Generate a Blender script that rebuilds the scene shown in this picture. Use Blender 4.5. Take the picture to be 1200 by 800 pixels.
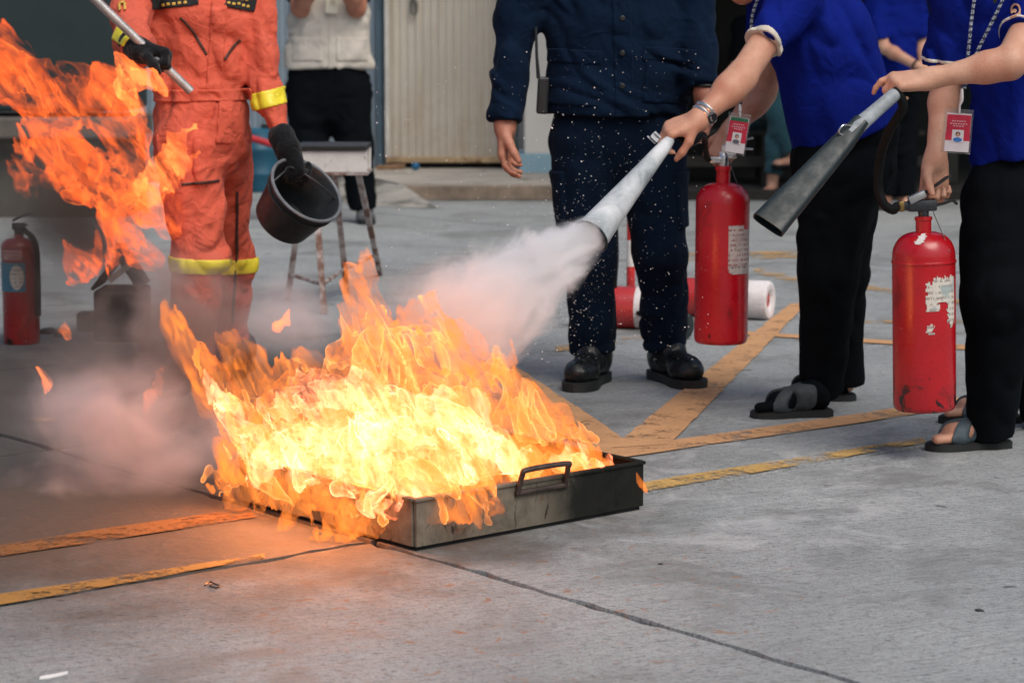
import bpy, bmesh, math, random
import numpy as np
from mathutils import Vector, Matrix

random.seed(7)
for o in list(bpy.data.objects):
    bpy.data.objects.remove(o)
S = bpy.context.scene
COL = S.collection

# ------------------------------------------------------------------ camera
FPX, CAM_H = 2700.0, 1.08
PITCH = math.atan((400 - 33) / FPX)
cam_data = bpy.data.cameras.new("camera")
cam_data.sensor_width = 36.0
cam_data.lens = FPX / 1200.0 * 36.0
cam_data.clip_start = 0.1
cam_data.clip_end = 2000.0
cam_data.dof.use_dof = True
cam_data.dof.focus_distance = 5.25
cam_data.dof.aperture_fstop = 6.3
cam = bpy.data.objects.new("camera", cam_data)
COL.objects.link(cam)
cam.location = (0, 0, CAM_H)
cam.rotation_euler = (math.pi / 2 - PITCH, 0, 0)
S.camera = cam

# ------------------------------------------------------------------ light
SUN_ELEV, SUN_AZ = math.radians(54), math.radians(148)
world = bpy.data.worlds.new("World")
S.world = world
world.use_nodes = True
wn = world.node_tree
for n in list(wn.nodes):
    wn.nodes.remove(n)
sky = wn.nodes.new("ShaderNodeTexSky")
sky.sky_type = 'NISHITA'
sky.sun_disc = False
sky.sun_elevation = SUN_ELEV
sky.sun_rotation = SUN_AZ
sky.air_density = 1.0
sky.dust_density = 4.0
bg = wn.nodes.new("ShaderNodeBackground")
bg.inputs[1].default_value = 0.085
wo = wn.nodes.new("ShaderNodeOutputWorld")
wn.links.new(sky.outputs[0], bg.inputs[0])
wn.links.new(bg.outputs[0], wo.inputs[0])
sun_data = bpy.data.lights.new("sun", 'SUN')
sun_data.energy = 1.5
sun_data.angle = math.radians(40)
sun_data.color = (1.0, 0.95, 0.88)
sun = bpy.data.objects.new("sun", sun_data)
COL.objects.link(sun)
sd = Vector((math.sin(SUN_AZ) * math.cos(SUN_ELEV), math.cos(SUN_AZ) * math.cos(SUN_ELEV), math.sin(SUN_ELEV)))
sun.rotation_euler = (-sd).to_track_quat('-Z', 'Y').to_euler()
sun.location = (0, 0, 10)

vs = S.view_settings
S.display_settings.display_device = 'sRGB'
vs.view_transform = 'Standard'
vs.look = 'None'
vs.exposure = 0.47
vs.gamma = 1.0
vs.use_curve_mapping = False
cy = S.cycles
cy.transparent_max_bounces = 48
cy.max_bounces = 8
cy.diffuse_bounces = 3
cy.glossy_bounces = 3
cy.volume_bounces = 4
cy.volume_step_rate = 0.6
cy.volume_max_steps = 96
cy.sample_clamp_indirect = 4.0
cy.use_denoising = True

# ------------------------------------------------------------------ helpers
CP, SP = math.cos(PITCH), math.sin(PITCH)
def W(px, py, d):
    """point of the place seen at photo position (px,py), standing d metres in front of the camera"""
    x, v = (px - 600) / FPX, (400 - py) / FPX
    dy, dz = CP + v * SP, -SP + v * CP
    t = d / dy
    return np.array((x * t, d, CAM_H + dz * t))
def G(px, py, z=0.0):
    x, v = (px - 600) / FPX, (400 - py) / FPX
    dy, dz = CP + v * SP, -SP + v * CP
    t = (z - CAM_H) / dz
    return np.array((x * t, dy * t, z))

def V(*a):
    return np.array(a, dtype=float)
def unit(v):
    v = np.asarray(v, float)
    return v / (np.linalg.norm(v) + 1e-12)

def tag(o, label=None, cat=None, group=None, kind=None):
    if label: o['label'] = label
    if cat: o['category'] = cat
    if group: o['group'] = group
    if kind: o['kind'] = kind
    return o

def thing(name, label, cat, loc=(0, 0, 0), rot=None, group=None):
    o = bpy.data.objects.new(name, None)
    COL.objects.link(o)
    o.empty_display_size = 0.1
    o.location = tuple(loc)
    if rot is not None:
        o.rotation_mode = 'QUATERNION'
        o.rotation_quaternion = rot
    return tag(o, label, cat, group)

def me_from(verts, faces, smooth=True):
    """faces: (n,4) or (n,3) integer array, or a list of tuples"""
    me = bpy.data.meshes.new("m")
    if isinstance(faces, np.ndarray):
        verts = np.ascontiguousarray(verts, dtype=np.float32)
        n, k = faces.shape
        me.vertices.add(len(verts))
        me.vertices.foreach_set("co", verts.ravel())
        me.loops.add(n * k)
        me.loops.foreach_set("vertex_index", np.ascontiguousarray(faces, dtype=np.int32).ravel())
        me.polygons.add(n)
        me.polygons.foreach_set("loop_start", np.arange(0, n * k, k, dtype=np.int32))
        me.update(calc_edges=True)
    else:
        me.from_pydata([tuple(v) for v in verts], [], faces)
        me.update()
    me.polygons.foreach_set("use_smooth", [smooth] * len(me.polygons))
    return me

def obj(name, me, mat, parent=None, world=True):
    """one mesh object; world=True: the mesh is in place-coordinates and is moved under its (unrotated) parent"""
    o = bpy.data.objects.new(name, me)
    me.name = name
    COL.objects.link(o)
    if mat is not None:
        me.materials.clear()
        me.materials.append(mat)
    if parent is not None:
        o.parent = parent
        if world:
            off = Vector((0, 0, 0))
            q = parent
            while q is not None:
                off += q.location
                q = q.parent
            me.transform(Matrix.Translation(-off))
    return o

class MB:
    """collects boxes, tubes, lathes; build() gives one mesh"""
    def __init__(s):
        s.v, s.f = [], []
    def add(s, vs, fs):
        b = len(s.v)
        s.v.extend([tuple(map(float, p)) for p in vs])
        s.f.extend([tuple(int(i) + b for i in f) for f in fs])
        return s
    def box(s, c, h, R=None, bev=0.0):
        c = np.asarray(c, float)
        R = np.eye(3) if R is None else np.asarray(R, float)   # rows: local axes
        hx, hy, hz = h
        if bev <= 0:
            P = [c + sx * hx * R[0] + sy * hy * R[1] + sz * hz * R[2] for sx in (-1, 1) for sy in (-1, 1) for sz in (-1, 1)]
            return s.add(P, [(0, 1, 3, 2), (4, 6, 7, 5), (0, 4, 5, 1), (2, 3, 7, 6), (0, 2, 6, 4), (1, 5, 7, 3)])
        bm = bmesh.new()
        bmesh.ops.create_cube(bm, size=2.0)
        for v in bm.verts:
            v.co = (v.co.x * hx, v.co.y * hy, v.co.z * hz)
        bmesh.ops.bevel(bm, geom=bm.edges[:], offset=bev, segments=2, profile=0.5, affect='EDGES')
        bm.verts.index_update()
        P = [c + v.co.x * R[0] + v.co.y * R[1] + v.co.z * R[2] for v in bm.verts]
        F = [tuple(v.index for v in f.verts) for f in bm.faces]
        bm.free()
        return s.add(P, F)
    def prism(s, pts, z0, z1):
        n = len(pts)
        P = [(p[0], p[1], z0) for p in pts] + [(p[0], p[1], z1) for p in pts]
        F = [tuple(range(n - 1, -1, -1)), tuple(range(n, 2 * n))]
        F += [(i, (i + 1) % n, n + (i + 1) % n, n + i) for i in range(n)]
        return s.add(P, F)
    def tube(s, pts, r, n=10, caps=True, flat=None, up=None):
        """r: number or list; flat=(a,b) scales the two cross axes"""
        pts = [np.asarray(p, float) for p in pts]
        m = len(pts)
        rr = [r] * m if np.isscalar(r) else list(r)
        T = [unit(pts[min(i + 1, m - 1)] - pts[max(i - 1, 0)]) for i in range(m)]
        a = np.asarray(up, float) if up is not None else (V(0, 0, 1) if abs(T[0][2]) < 0.9 else V(1, 0, 0))
        fa, fb = flat or (1, 1)
        P, F = [], []
        for i in range(m):
            a = unit(a - T[i] * np.dot(a, T[i]))
            b = np.cross(T[i], a)
            for k in range(n):
                t = 2 * math.pi * k / n
                P.append(pts[i] + rr[i] * (fa * math.cos(t) * a + fb * math.sin(t) * b))
        for i in range(m - 1):
            for k in range(n):
                k2 = (k + 1) % n
                F.append((i * n + k, i * n + k2, (i + 1) * n + k2, (i + 1) * n + k))
        if caps:
            F.append(tuple(range(n - 1, -1, -1)))
            F.append(tuple((m - 1) * n + k for k in range(n)))
        return s.add(P, F)
    def lathe(s, prof, n=40, c=(0, 0, 0), R=None, caps=True):
        """prof: [(r,z)] from bottom to top about the third row of R"""
        c = np.asarray(c, float)
        R = np.eye(3) if R is None else np.asarray(R, float)
        P, F = [], []
        for r, z in prof:
            for k in range(n):
                t = 2 * math.pi * k / n
                P.append(c + r * math.cos(t) * R[0] + r * math.sin(t) * R[1] + z * R[2])
        for i in range(len(prof) - 1):
            for k in range(n):
                k2 = (k + 1) % n
                F.append((i * n + k, i * n + k2, (i + 1) * n + k2, (i + 1) * n + k))
        if caps:
            F.append(tuple(range(n - 1, -1, -1)))
            F.append(tuple((len(prof) - 1) * n + k for k in range(n)))
        return s.add(P, F)
    def build(s, name, mat, parent=None, smooth=True, world=True, auto=35):
        me = me_from(s.v, s.f, smooth)
        o = obj(name, me, mat, parent, world)
        if smooth and auto:
            sharp_edges(me, auto)
        return o

def sharp_edges(me, deg):
    bm = bmesh.new()
    bm.from_mesh(me)
    lim = math.radians(deg)
    for e in bm.edges:
        if len(e.link_faces) == 2 and e.calc_face_angle(0) > lim:
            e.smooth = False
    bm.to_mesh(me)
    bm.free()

def spline(pts, n=8):
    """Catmull-Rom through pts"""
    P = [np.asarray(p, float) for p in pts]
    P = [2 * P[0] - P[1]] + P + [2 * P[-1] - P[-2]]
    out = []
    for i in range(1, len(P) - 2):
        for k in range(n):
            t = k / n
            out.append(0.5 * ((2 * P[i]) + (P[i + 1] - P[i - 1]) * t + (2 * P[i - 1] - 5 * P[i] + 4 * P[i + 1] - P[i + 2]) * t * t
                              + (3 * P[i] - P[i - 1] - 3 * P[i + 1] + P[i + 2]) * t ** 3))
    out.append(P[-2])
    return out

# --- numpy value noise -------------------------------------------------
_rng = np.random.RandomState(11)
_NT = _rng.rand(64, 64, 64).astype(np.float32) * 2 - 1
_NTF = _NT.ravel()
def noise(p, seed=0):
    """smooth value noise in -1..1 for an (n,3) array"""
    p = np.asarray(p, np.float32) + np.float32(seed * 17.37 + 400.0)
    i = np.floor(p)
    f = p - i
    i = i.astype(np.int32) & 63
    f = f * f * (3 - 2 * f)
    j = (i + 1) & 63
    x0, y0, z0 = i[:, 0] << 12, i[:, 1] << 6, i[:, 2]
    x1, y1, z1 = j[:, 0] << 12, j[:, 1] << 6, j[:, 2]
    fx, fy, fz = f[:, 0], f[:, 1], f[:, 2]
    def L(a, b, t):
        return a + (b - a) * t
    c0 = L(L(_NTF[x0 + y0 + z0], _NTF[x1 + y0 + z0], fx), L(_NTF[x0 + y1 + z0], _NTF[x1 + y1 + z0], fx), fy)
    c1 = L(L(_NTF[x0 + y0 + z1], _NTF[x1 + y0 + z1], fx), L(_NTF[x0 + y1 + z1], _NTF[x1 + y1 + z1], fx), fy)
    return L(c0, c1, fz)
def fbm(p, octaves=3, seed=0, gain=0.5):
    s, a = 0, 1.0
    for k in range(octaves):
        s = s + a * noise(p * (2.03 ** k), seed + k * 3)
        a *= gain
    return s

# --- distance fields ---------------------------------------------------
def smin(a, b, k):
    h = np.clip(0.5 + 0.5 * (b - a) / k, 0, 1)
    return b + (a - b) * h - k * h * (1 - h)

class Cap:
    """rounded cone a-b; flat=(axis, factor): radius along axis is factor*r; cut: flat end at b / a"""
    def __init__(s, a, b, ra, rb=None, flat=None, cut_a=False, cut_b=False):
        s.a, s.b = np.asarray(a, float), np.asarray(b, float)
        s.ra, s.rb = ra, ra if rb is None else rb
        s.flat, s.ca, s.cb = flat, cut_a, cut_b
    def __call__(s, p):
        ab = s.b - s.a
        L2 = float(ab @ ab) + 1e-12
        v = p - s.a.astype(np.float32)
        t0 = (v @ ab.astype(np.float32)) / np.float32(L2)
        t = np.clip(t0, -9 if s.ca else 0, 9 if s.cb else 1)
        v = v - t[:, None] * ab.astype(np.float32)
        if s.flat is not None:
            n = unit(s.flat[0]).astype(np.float32)
            v = v + (v @ n)[:, None] * n * np.float32(1 / s.flat[1] - 1)
        tt = np.clip(t0, 0, 1)
        d = np.sqrt((v * v).sum(1)) - (s.ra + (s.rb - s.ra) * tt)
        if s.flat is not None and s.flat[1] < 1:
            d = d * (0.5 + 0.5 * s.flat[1])
        L = math.sqrt(L2)
        if s.cb: d = np.maximum(d, (t0 - 1) * L)
        if s.ca: d = np.maximum(d, -t0 * L)
        return d
    def box(s):
        r = max(s.ra, s.rb) * (max(1, s.flat[1]) if s.flat else 1)
        return np.minimum(s.a, s.b) - r, np.maximum(s.a, s.b) + r

class Ell:
    """ellipsoid with rows of R as axes"""
    def __init__(s, c, h, R=None):
        s.c, s.h = np.asarray(c, float), np.asarray(h, float)
        s.R = np.eye(3) if R is None else np.asarray(R, float)
    def __call__(s, p):
        q = ((p - s.c) @ s.R.T) / s.h
        k = np.sqrt((q * q).sum(1)) + 1e-6
        return (k - 1) * s.h.min() * (1 if s.h.min() > 0.6 * s.h.max() else 1.3)
    def box(s):
        r = s.h.max()
        return s.c - r, s.c + r

class Box:
    def __init__(s, c, h, R=None, r=0.0):
        s.c, s.h, s.r = np.asarray(c, float), np.asarray(h, float), r
        s.R = np.eye(3) if R is None else np.asarray(R, float)
    def __call__(s, p):
        q = np.abs((p - s.c) @ s.R.T) - (s.h - s.r)
        return np.sqrt((np.maximum(q, 0) ** 2).sum(1)) + np.minimum(q.max(1), 0) - s.r
    def box(s):
        r = np.linalg.norm(s.h)
        return s.c - r, s.c + r

class Union:
    def __init__(s, prims, k=0.02):
        s.p, s.k = list(prims), k
    def __call__(s, p):
        d = s.p[0](p)
        for q in s.p[1:]:
            d = smin(d, q(p), s.k) if s.k > 0 else np.minimum(d, q(p))
        return d
    def box(s):
        B = [q.box() for q in s.p]
        return np.min([b[0] for b in B], 0), np.max([b[1] for b in B], 0)

class Fld:
    """any function with a bounding box"""
    def __init__(s, fn, lo, hi):
        s.fn, s.lo, s.hi = fn, np.asarray(lo, float), np.asarray(hi, float)
    def __call__(s, p):
        return s.fn(p)
    def box(s):
        return s.lo, s.hi

def surface(field, res, margin=None, lo=None, hi=None, iso=0.0, band=1.6):
    """mesh of field = iso by surface nets, evaluated only near the surface; returns verts, quads"""
    if lo is None:
        lo, hi = field.box()
    m = margin if margin is not None else 4 * res
    lo, hi = np.asarray(lo, float) - m, np.asarray(hi, float) + m
    K = 4
    nc = np.ceil((hi - lo) / (res * K)).astype(int) + 1
    ax = [lo[i] + (np.arange(nc[i]) + 0.5) * res * K - 0.5 * res for i in range(3)]
    P = np.stack(np.meshgrid(*ax, indexing='ij'), -1).reshape(-1, 3).astype(np.float32)
    Fc = (field(P) - iso).astype(np.float32).reshape(nc)
    near = np.abs(Fc) < res * K * band
    F = np.repeat(np.repeat(np.repeat(Fc, K, 0), K, 1), K, 2)
    ijk = np.argwhere(near)
    if len(ijk) == 0:
        return np.zeros((0, 3)), np.zeros((0, 4), np.int32)
    off = np.stack(np.meshgrid(*[np.arange(K)] * 3, indexing='ij'), -1).reshape(-1, 3)
    CH = 40000
    for s0 in range(0, len(ijk), CH):
        q = (ijk[s0:s0 + CH, None, :] * K + off[None]).reshape(-1, 3)
        F[q[:, 0], q[:, 1], q[:, 2]] = field((lo + q * res).astype(np.float32)) - iso
    return nets(F, lo, res)

def nets(F, lo, res):
    F = F.copy()
    F[0] = F[-1] = 1; F[:, 0] = F[:, -1] = 1; F[:, :, 0] = F[:, :, -1] = 1
    s = F < 0
    nx, ny, nz = F.shape
    c = np.zeros((nx - 1, ny - 1, nz - 1), np.int8)
    for dx in (0, 1):
        for dy in (0, 1):
            for dz in (0, 1):
                c += s[dx:nx - 1 + dx, dy:ny - 1 + dy, dz:nz - 1 + dz]
    act = (c > 0) & (c < 8)
    ijk = np.argwhere(act)
    idx = np.full(act.shape, -1, np.int32)
    idx[act] = np.arange(len(ijk))
    acc = np.zeros((len(ijk), 3)); cnt = np.zeros(len(ijk))
    cor = [(0, 0, 0), (1, 0, 0), (0, 1, 0), (1, 1, 0), (0, 0, 1), (1, 0, 1), (0, 1, 1), (1, 1, 1)]
    val = [F[ijk[:, 0] + a, ijk[:, 1] + b, ijk[:, 2] + e] for a, b, e in cor]
    for p, q in ((0, 1), (2, 3), (4, 5), (6, 7), (0, 2), (1, 3), (4, 6), (5, 7), (0, 4), (1, 5), (2, 6), (3, 7)):
        m = (val[p] < 0) != (val[q] < 0)
        t = val[p][m] / (val[p][m] - val[q][m])
        acc[m] += np.array(cor[p]) + t[:, None] * (np.array(cor[q]) - np.array(cor[p]))
        cnt[m] += 1
    verts = lo + (ijk + acc / cnt[:, None]) * res
    quads = []
    for axis in range(3):
        o1, o2 = [a for a in range(3) if a != axis]
        A = np.take(s, range(0, s.shape[axis] - 1), axis)
        B = np.take(s, range(1, s.shape[axis]), axis)
        ch = np.argwhere(A != B)
        ch = ch[(ch[:, o1] > 0) & (ch[:, o2] > 0)]
        e1, e2 = np.zeros(3, int), np.zeros(3, int)
        e1[o1] = 1; e2[o2] = 1
        g = lambda q: idx[q[:, 0], q[:, 1], q[:, 2]]
        q = np.stack([g(ch - e1 - e2), g(ch - e2), g(ch), g(ch - e1)], 1)
        fl = A[ch[:, 0], ch[:, 1], ch[:, 2]]
        if axis == 1: fl = ~fl
        q[~fl] = q[~fl][:, ::-1]
        quads.append(q)
    q = np.concatenate(quads)
    q = q[(q >= 0).all(1)]
    return verts, q.astype(np.int32)

def relax(verts, quads, n=1, w=0.5):
    for _ in range(n):
        acc = np.zeros_like(verts); cnt = np.zeros(len(verts))
        for a, b in ((0, 1), (1, 2), (2, 3), (3, 0)):
            np.add.at(acc, quads[:, a], verts[quads[:, b]]); np.add.at(cnt, quads[:, a], 1)
            np.add.at(acc, quads[:, b], verts[quads[:, a]]); np.add.at(cnt, quads[:, b], 1)
        verts = verts * (1 - w) + w * acc / np.maximum(cnt, 1)[:, None]
    return verts

def fobj(name, field, res, mat, parent=None, sm=1, iso=0.0, lo=None, hi=None, keep=0):
    v, q = surface(field, res, iso=iso, lo=lo, hi=hi)
    if keep and len(v):
        v, q = drop_small(v, q, keep)
    if sm and len(v):
        v = relax(v, q, sm)
    return obj(name, me_from(v, q), mat, parent)

def drop_small(v, q, keep):
    """keeps connected pieces with at least `keep` vertices (keep<0: only the largest)"""
    lab = np.arange(len(v))
    while True:
        m = lab[q].min(1)
        new = lab.copy()
        for k in range(4):
            np.minimum.at(new, q[:, k], m)
        new = new[new]
        if (new == lab).all():
            break
        lab = new
    u, inv, cnt = np.unique(lab, return_inverse=True, return_counts=True)
    ok = (cnt[inv] == cnt.max()) if keep < 0 else (cnt[inv] >= keep)
    remap = np.cumsum(ok) - 1
    q = q[ok[q].all(1)]
    return v[ok], remap[q].astype(np.int32)

def patch(field, region, th):
    """a piece of cloth or film lying th proud on the surface of field, inside region"""
    lo, hi = region.box()
    return Fld(lambda p: np.maximum(np.maximum(field(p) - th, -(field(p) + 0.004)), region(p)), lo, hi)

# ------------------------------------------------------------------ materials
def lin(r, g, b):
    f = lambda c: (c / 255 / 12.92) if c / 255 <= 0.04045 else ((c / 255 + 0.055) / 1.055) ** 2.4
    return (f(r), f(g), f(b), 1.0)

def nmat(name):
    m = bpy.data.materials.new(name)
    m.use_nodes = True
    nt = m.node_tree
    for n in list(nt.nodes):
        nt.nodes.remove(n)
    out = nt.nodes.new("ShaderNodeOutputMaterial")
    return m, nt, out

class NT:
    def __init__(s, nt):
        s.nt = nt
    def n(s, typ, **kw):
        nd = s.nt.nodes.new(typ)
        for k, v in kw.items():
            setattr(nd, k, v)
        return nd
    def l(s, a, b):
        s.nt.links.new(a, b)
    def math(s, op, a, b=None, c=None, clamp=False):
        nd = s.n("ShaderNodeMath", operation=op, use_clamp=clamp)
        for i, x in enumerate((a, b, c)):
            if x is None: continue
            if isinstance(x, (int, float)): nd.inputs[i].default_value = x
            else: s.l(x, nd.inputs[i])
        return nd.outputs[0]
    def noise(s, scale, detail=3, rough=0.55, vec=None, dist=0.0):
        nd = s.n("ShaderNodeTexNoise")
        nd.inputs['Scale'].default_value = scale
        nd.inputs['Detail'].default_value = detail
        nd.inputs['Roughness'].default_value = rough
        nd.inputs['Distortion'].default_value = dist
        if vec is not None: s.l(vec, nd.inputs['Vector'])
        return nd.outputs['Fac']
    def ramp(s, fac, stops):
        nd = s.n("ShaderNodeValToRGB")
        cr = nd.color_ramp
        while len(cr.elements) < len(stops): cr.elements.new(0.5)
        for e, (p, c) in zip(cr.elements, stops):
            e.position = p
            e.color = c if len(c) == 4 else (*c, 1)
        s.l(fac, nd.inputs[0])
        return nd.outputs[0]
    def mix(s, fac, a, b, mode='MIX'):
        nd = s.n("ShaderNodeMix", data_type='RGBA', blend_type=mode)
        for i, x in ((0, fac), (6, a), (7, b)):
            if isinstance(x, (int, float)): nd.inputs[i].default_value = x
            elif isinstance(x, tuple): nd.inputs[i].default_value = x if len(x) == 4 else (*x, 1)
            else: s.l(x, nd.inputs[i])
        return nd.outputs[2]
    def obco(s, scale=(1, 1, 1), rot=(0, 0, 0), loc=(0, 0, 0)):
        tc = s.n("ShaderNodeTexCoord")
        mp = s.n("ShaderNodeMapping")
        mp.inputs['Scale'].default_value = scale
        mp.inputs['Rotation'].default_value = rot
        mp.inputs['Location'].default_value = loc
        s.l(tc.outputs['Object'], mp.inputs[0])
        return mp.outputs[0]
    def maprange(s, v, a, b, c=0.0, d=1.0, smooth=True):
        nd = s.n("ShaderNodeMapRange")
        if smooth: nd.interpolation_type = 'SMOOTHSTEP'
        nd.inputs[1].default_value = a; nd.inputs[2].default_value = b
        nd.inputs[3].default_value = c; nd.inputs[4].default_value = d
        s.l(v, nd.inputs[0])
        return nd.outputs[0]

def surf(name, base, rough=0.6, var=0.25, vscale=8.0, bump=0.0, bscale=60.0, metal=0.0, spec=0.5, dirt=None, dscale=5.0, dlo=0.5, dhi=0.7,
         stretch=(1, 1, 1), rvar=0.1, sheen=0.0, coat=0.0, fine=None):
    """general weathered surface: base colour with soft variation, patches of dirt, bump"""
    m, nt, out = nmat(name)
    N = NT(nt)
    co = N.obco(stretch)
    v = N.noise(vscale, 4, 0.6, co)
    b = base if len(base) == 4 else (*base, 1)
    dk = tuple(c * (1 - var) for c in b[:3]) + (1,)
    lt = tuple(min(1, c * (1 + var)) for c in b[:3]) + (1,)
    col = N.ramp(v, [(0.3, dk), (0.7, lt)])
    if fine:
        fn = N.noise(fine[0], 2, 0.6, co)
        col = N.mix(N.maprange(fn, fine[1], fine[2]), col, fine[3])
    if dirt is not None:
        dn = N.noise(dscale, 6, 0.65, co)
        col = N.mix(N.maprange(dn, dlo, dhi), col, dirt)
    p = N.n("ShaderNodeBsdfPrincipled")
    N.l(col, p.inputs['Base Color'])
    rn = N.noise(vscale * 2.3, 3, 0.6, co)
    N.l(N.maprange(rn, 0.3, 0.7, max(0.02, rough - rvar), min(1, rough + rvar)), p.inputs['Roughness'])
    p.inputs['Metallic'].default_value = metal
    p.inputs['Specular IOR Level'].default_value = spec
    if sheen: p.inputs['Sheen Weight'].default_value = sheen
    if coat: p.inputs['Coat Weight'].default_value = coat; p.inputs['Coat Roughness'].default_value = 0.15
    if bump:
        bn = N.noise(bscale, 5, 0.6, co)
        bp = N.n("ShaderNodeBump")
        bp.inputs['Strength'].default_value = bump
        bp.inputs['Distance'].default_value = 0.01
        N.l(bn, bp.inputs['Height'])
        N.l(bp.outputs[0], p.inputs['Normal'])
    N.l(p.outputs[0], out.inputs[0])
    return m

def cloth(name, base, rough=0.9, fold=0.6, scale=9.0, sheen=0.15, var=0.2, spec=0.07, grime=0.0):
    """woven cloth: creases from warped noise, fine weave"""
    m, nt, out = nmat(name)
    N = NT(nt)
    co = N.obco()
    v = N.noise(5.0, 4, 0.6, co)
    b = base[:3]
    col = N.ramp(v, [(0.3, tuple(c * (1 - var) for c in b)), (0.7, tuple(min(1, c * (1 + var)) for c in b))])
    if grime:
        gn = N.noise(3.2, 6, 0.65, co, 0.6)
        col = N.mix(N.maprange(gn, 0.50, 0.72, 0, grime), col, tuple(c * 0.25 for c in b))
    p = N.n("ShaderNodeBsdfPrincipled")
    N.l(col, p.inputs['Base Color'])
    p.inputs['Roughness'].default_value = rough
    p.inputs['Specular IOR Level'].default_value = spec
    p.inputs['Sheen Weight'].default_value = sheen
    p.inputs['Sheen Roughness'].default_value = 0.5
    n1 = N.noise(scale, 2, 0.45, co, 0.8)
    r1 = N.math('ABSOLUTE', N.math('SUBTRACT', n1, 0.5))
    n3 = N.noise(scale * 2.6, 2, 0.45, co, 0.9)
    r1 = N.math('ADD', r1, N.math('MULTIPLY', N.math('ABSOLUTE', N.math('SUBTRACT', n3, 0.5)), 0.38))
    n2 = N.noise(650.0, 1, 0.5, co)
    h = N.math('ADD', N.math('MULTIPLY', r1, -1.0), N.math('MULTIPLY', n2, 0.03))
    bp = N.n("ShaderNodeBump")
    bp.inputs['Strength'].default_value = fold
    bp.inputs['Distance'].default_value = 0.05
    N.l(h, bp.inputs['Height'])
    N.l(bp.outputs[0], p.inputs['Normal'])
    N.l(p.outputs[0], out.inputs[0])
    return m

def skin(name, base):
    m, nt, out = nmat(name)
    N = NT(nt)
    co = N.obco()
    col = N.ramp(N.noise(11.0, 5, 0.65, co), [(0.32, (base[0] * .80, base[1] * .62, base[2] * .58)), (0.68, base)])
    fr = N.noise(160.0, 3, 0.6, co)
    col = N.mix(N.maprange(fr, 0.55, 0.72, 0, 0.35), col, (base[0] * .62, base[1] * .48, base[2] * .42))
    p = N.n("ShaderNodeBsdfPrincipled")
    N.l(col, p.inputs['Base Color'])
    p.inputs['Roughness'].default_value = 0.5
    p.inputs['Specular IOR Level'].default_value = 0.35
    p.inputs['Subsurface Weight'].default_value = 0.12
    p.inputs['Subsurface Radius'].default_value = (0.012, 0.005, 0.003)
    bn = N.noise(220.0, 3, 0.6, co)
    bp = N.n("ShaderNodeBump")
    bp.inputs['Strength'].default_value = 0.3
    bp.inputs['Distance'].default_value = 0.004
    N.l(bn, bp.inputs['Height'])
    N.l(bp.outputs[0], p.inputs['Normal'])
    N.l(p.outputs[0], out.inputs[0])
    return m
# ------------------------------------------------------------------ setting
UA = unit(V(0.772, 0.6356, 0)); UB = V(-UA[1], UA[0], 0)
OAB = G(487, 650) + UB * 0.008          # crossing point of the two joints seen in front
OAB = G(0, 710) + UA * ((G(487, 650) - G(0, 710)) @ UA)
def AB(a, b, z=0.0):
    p = OAB + UA * a + UB * b
    return V(p[0], p[1], z)

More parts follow.
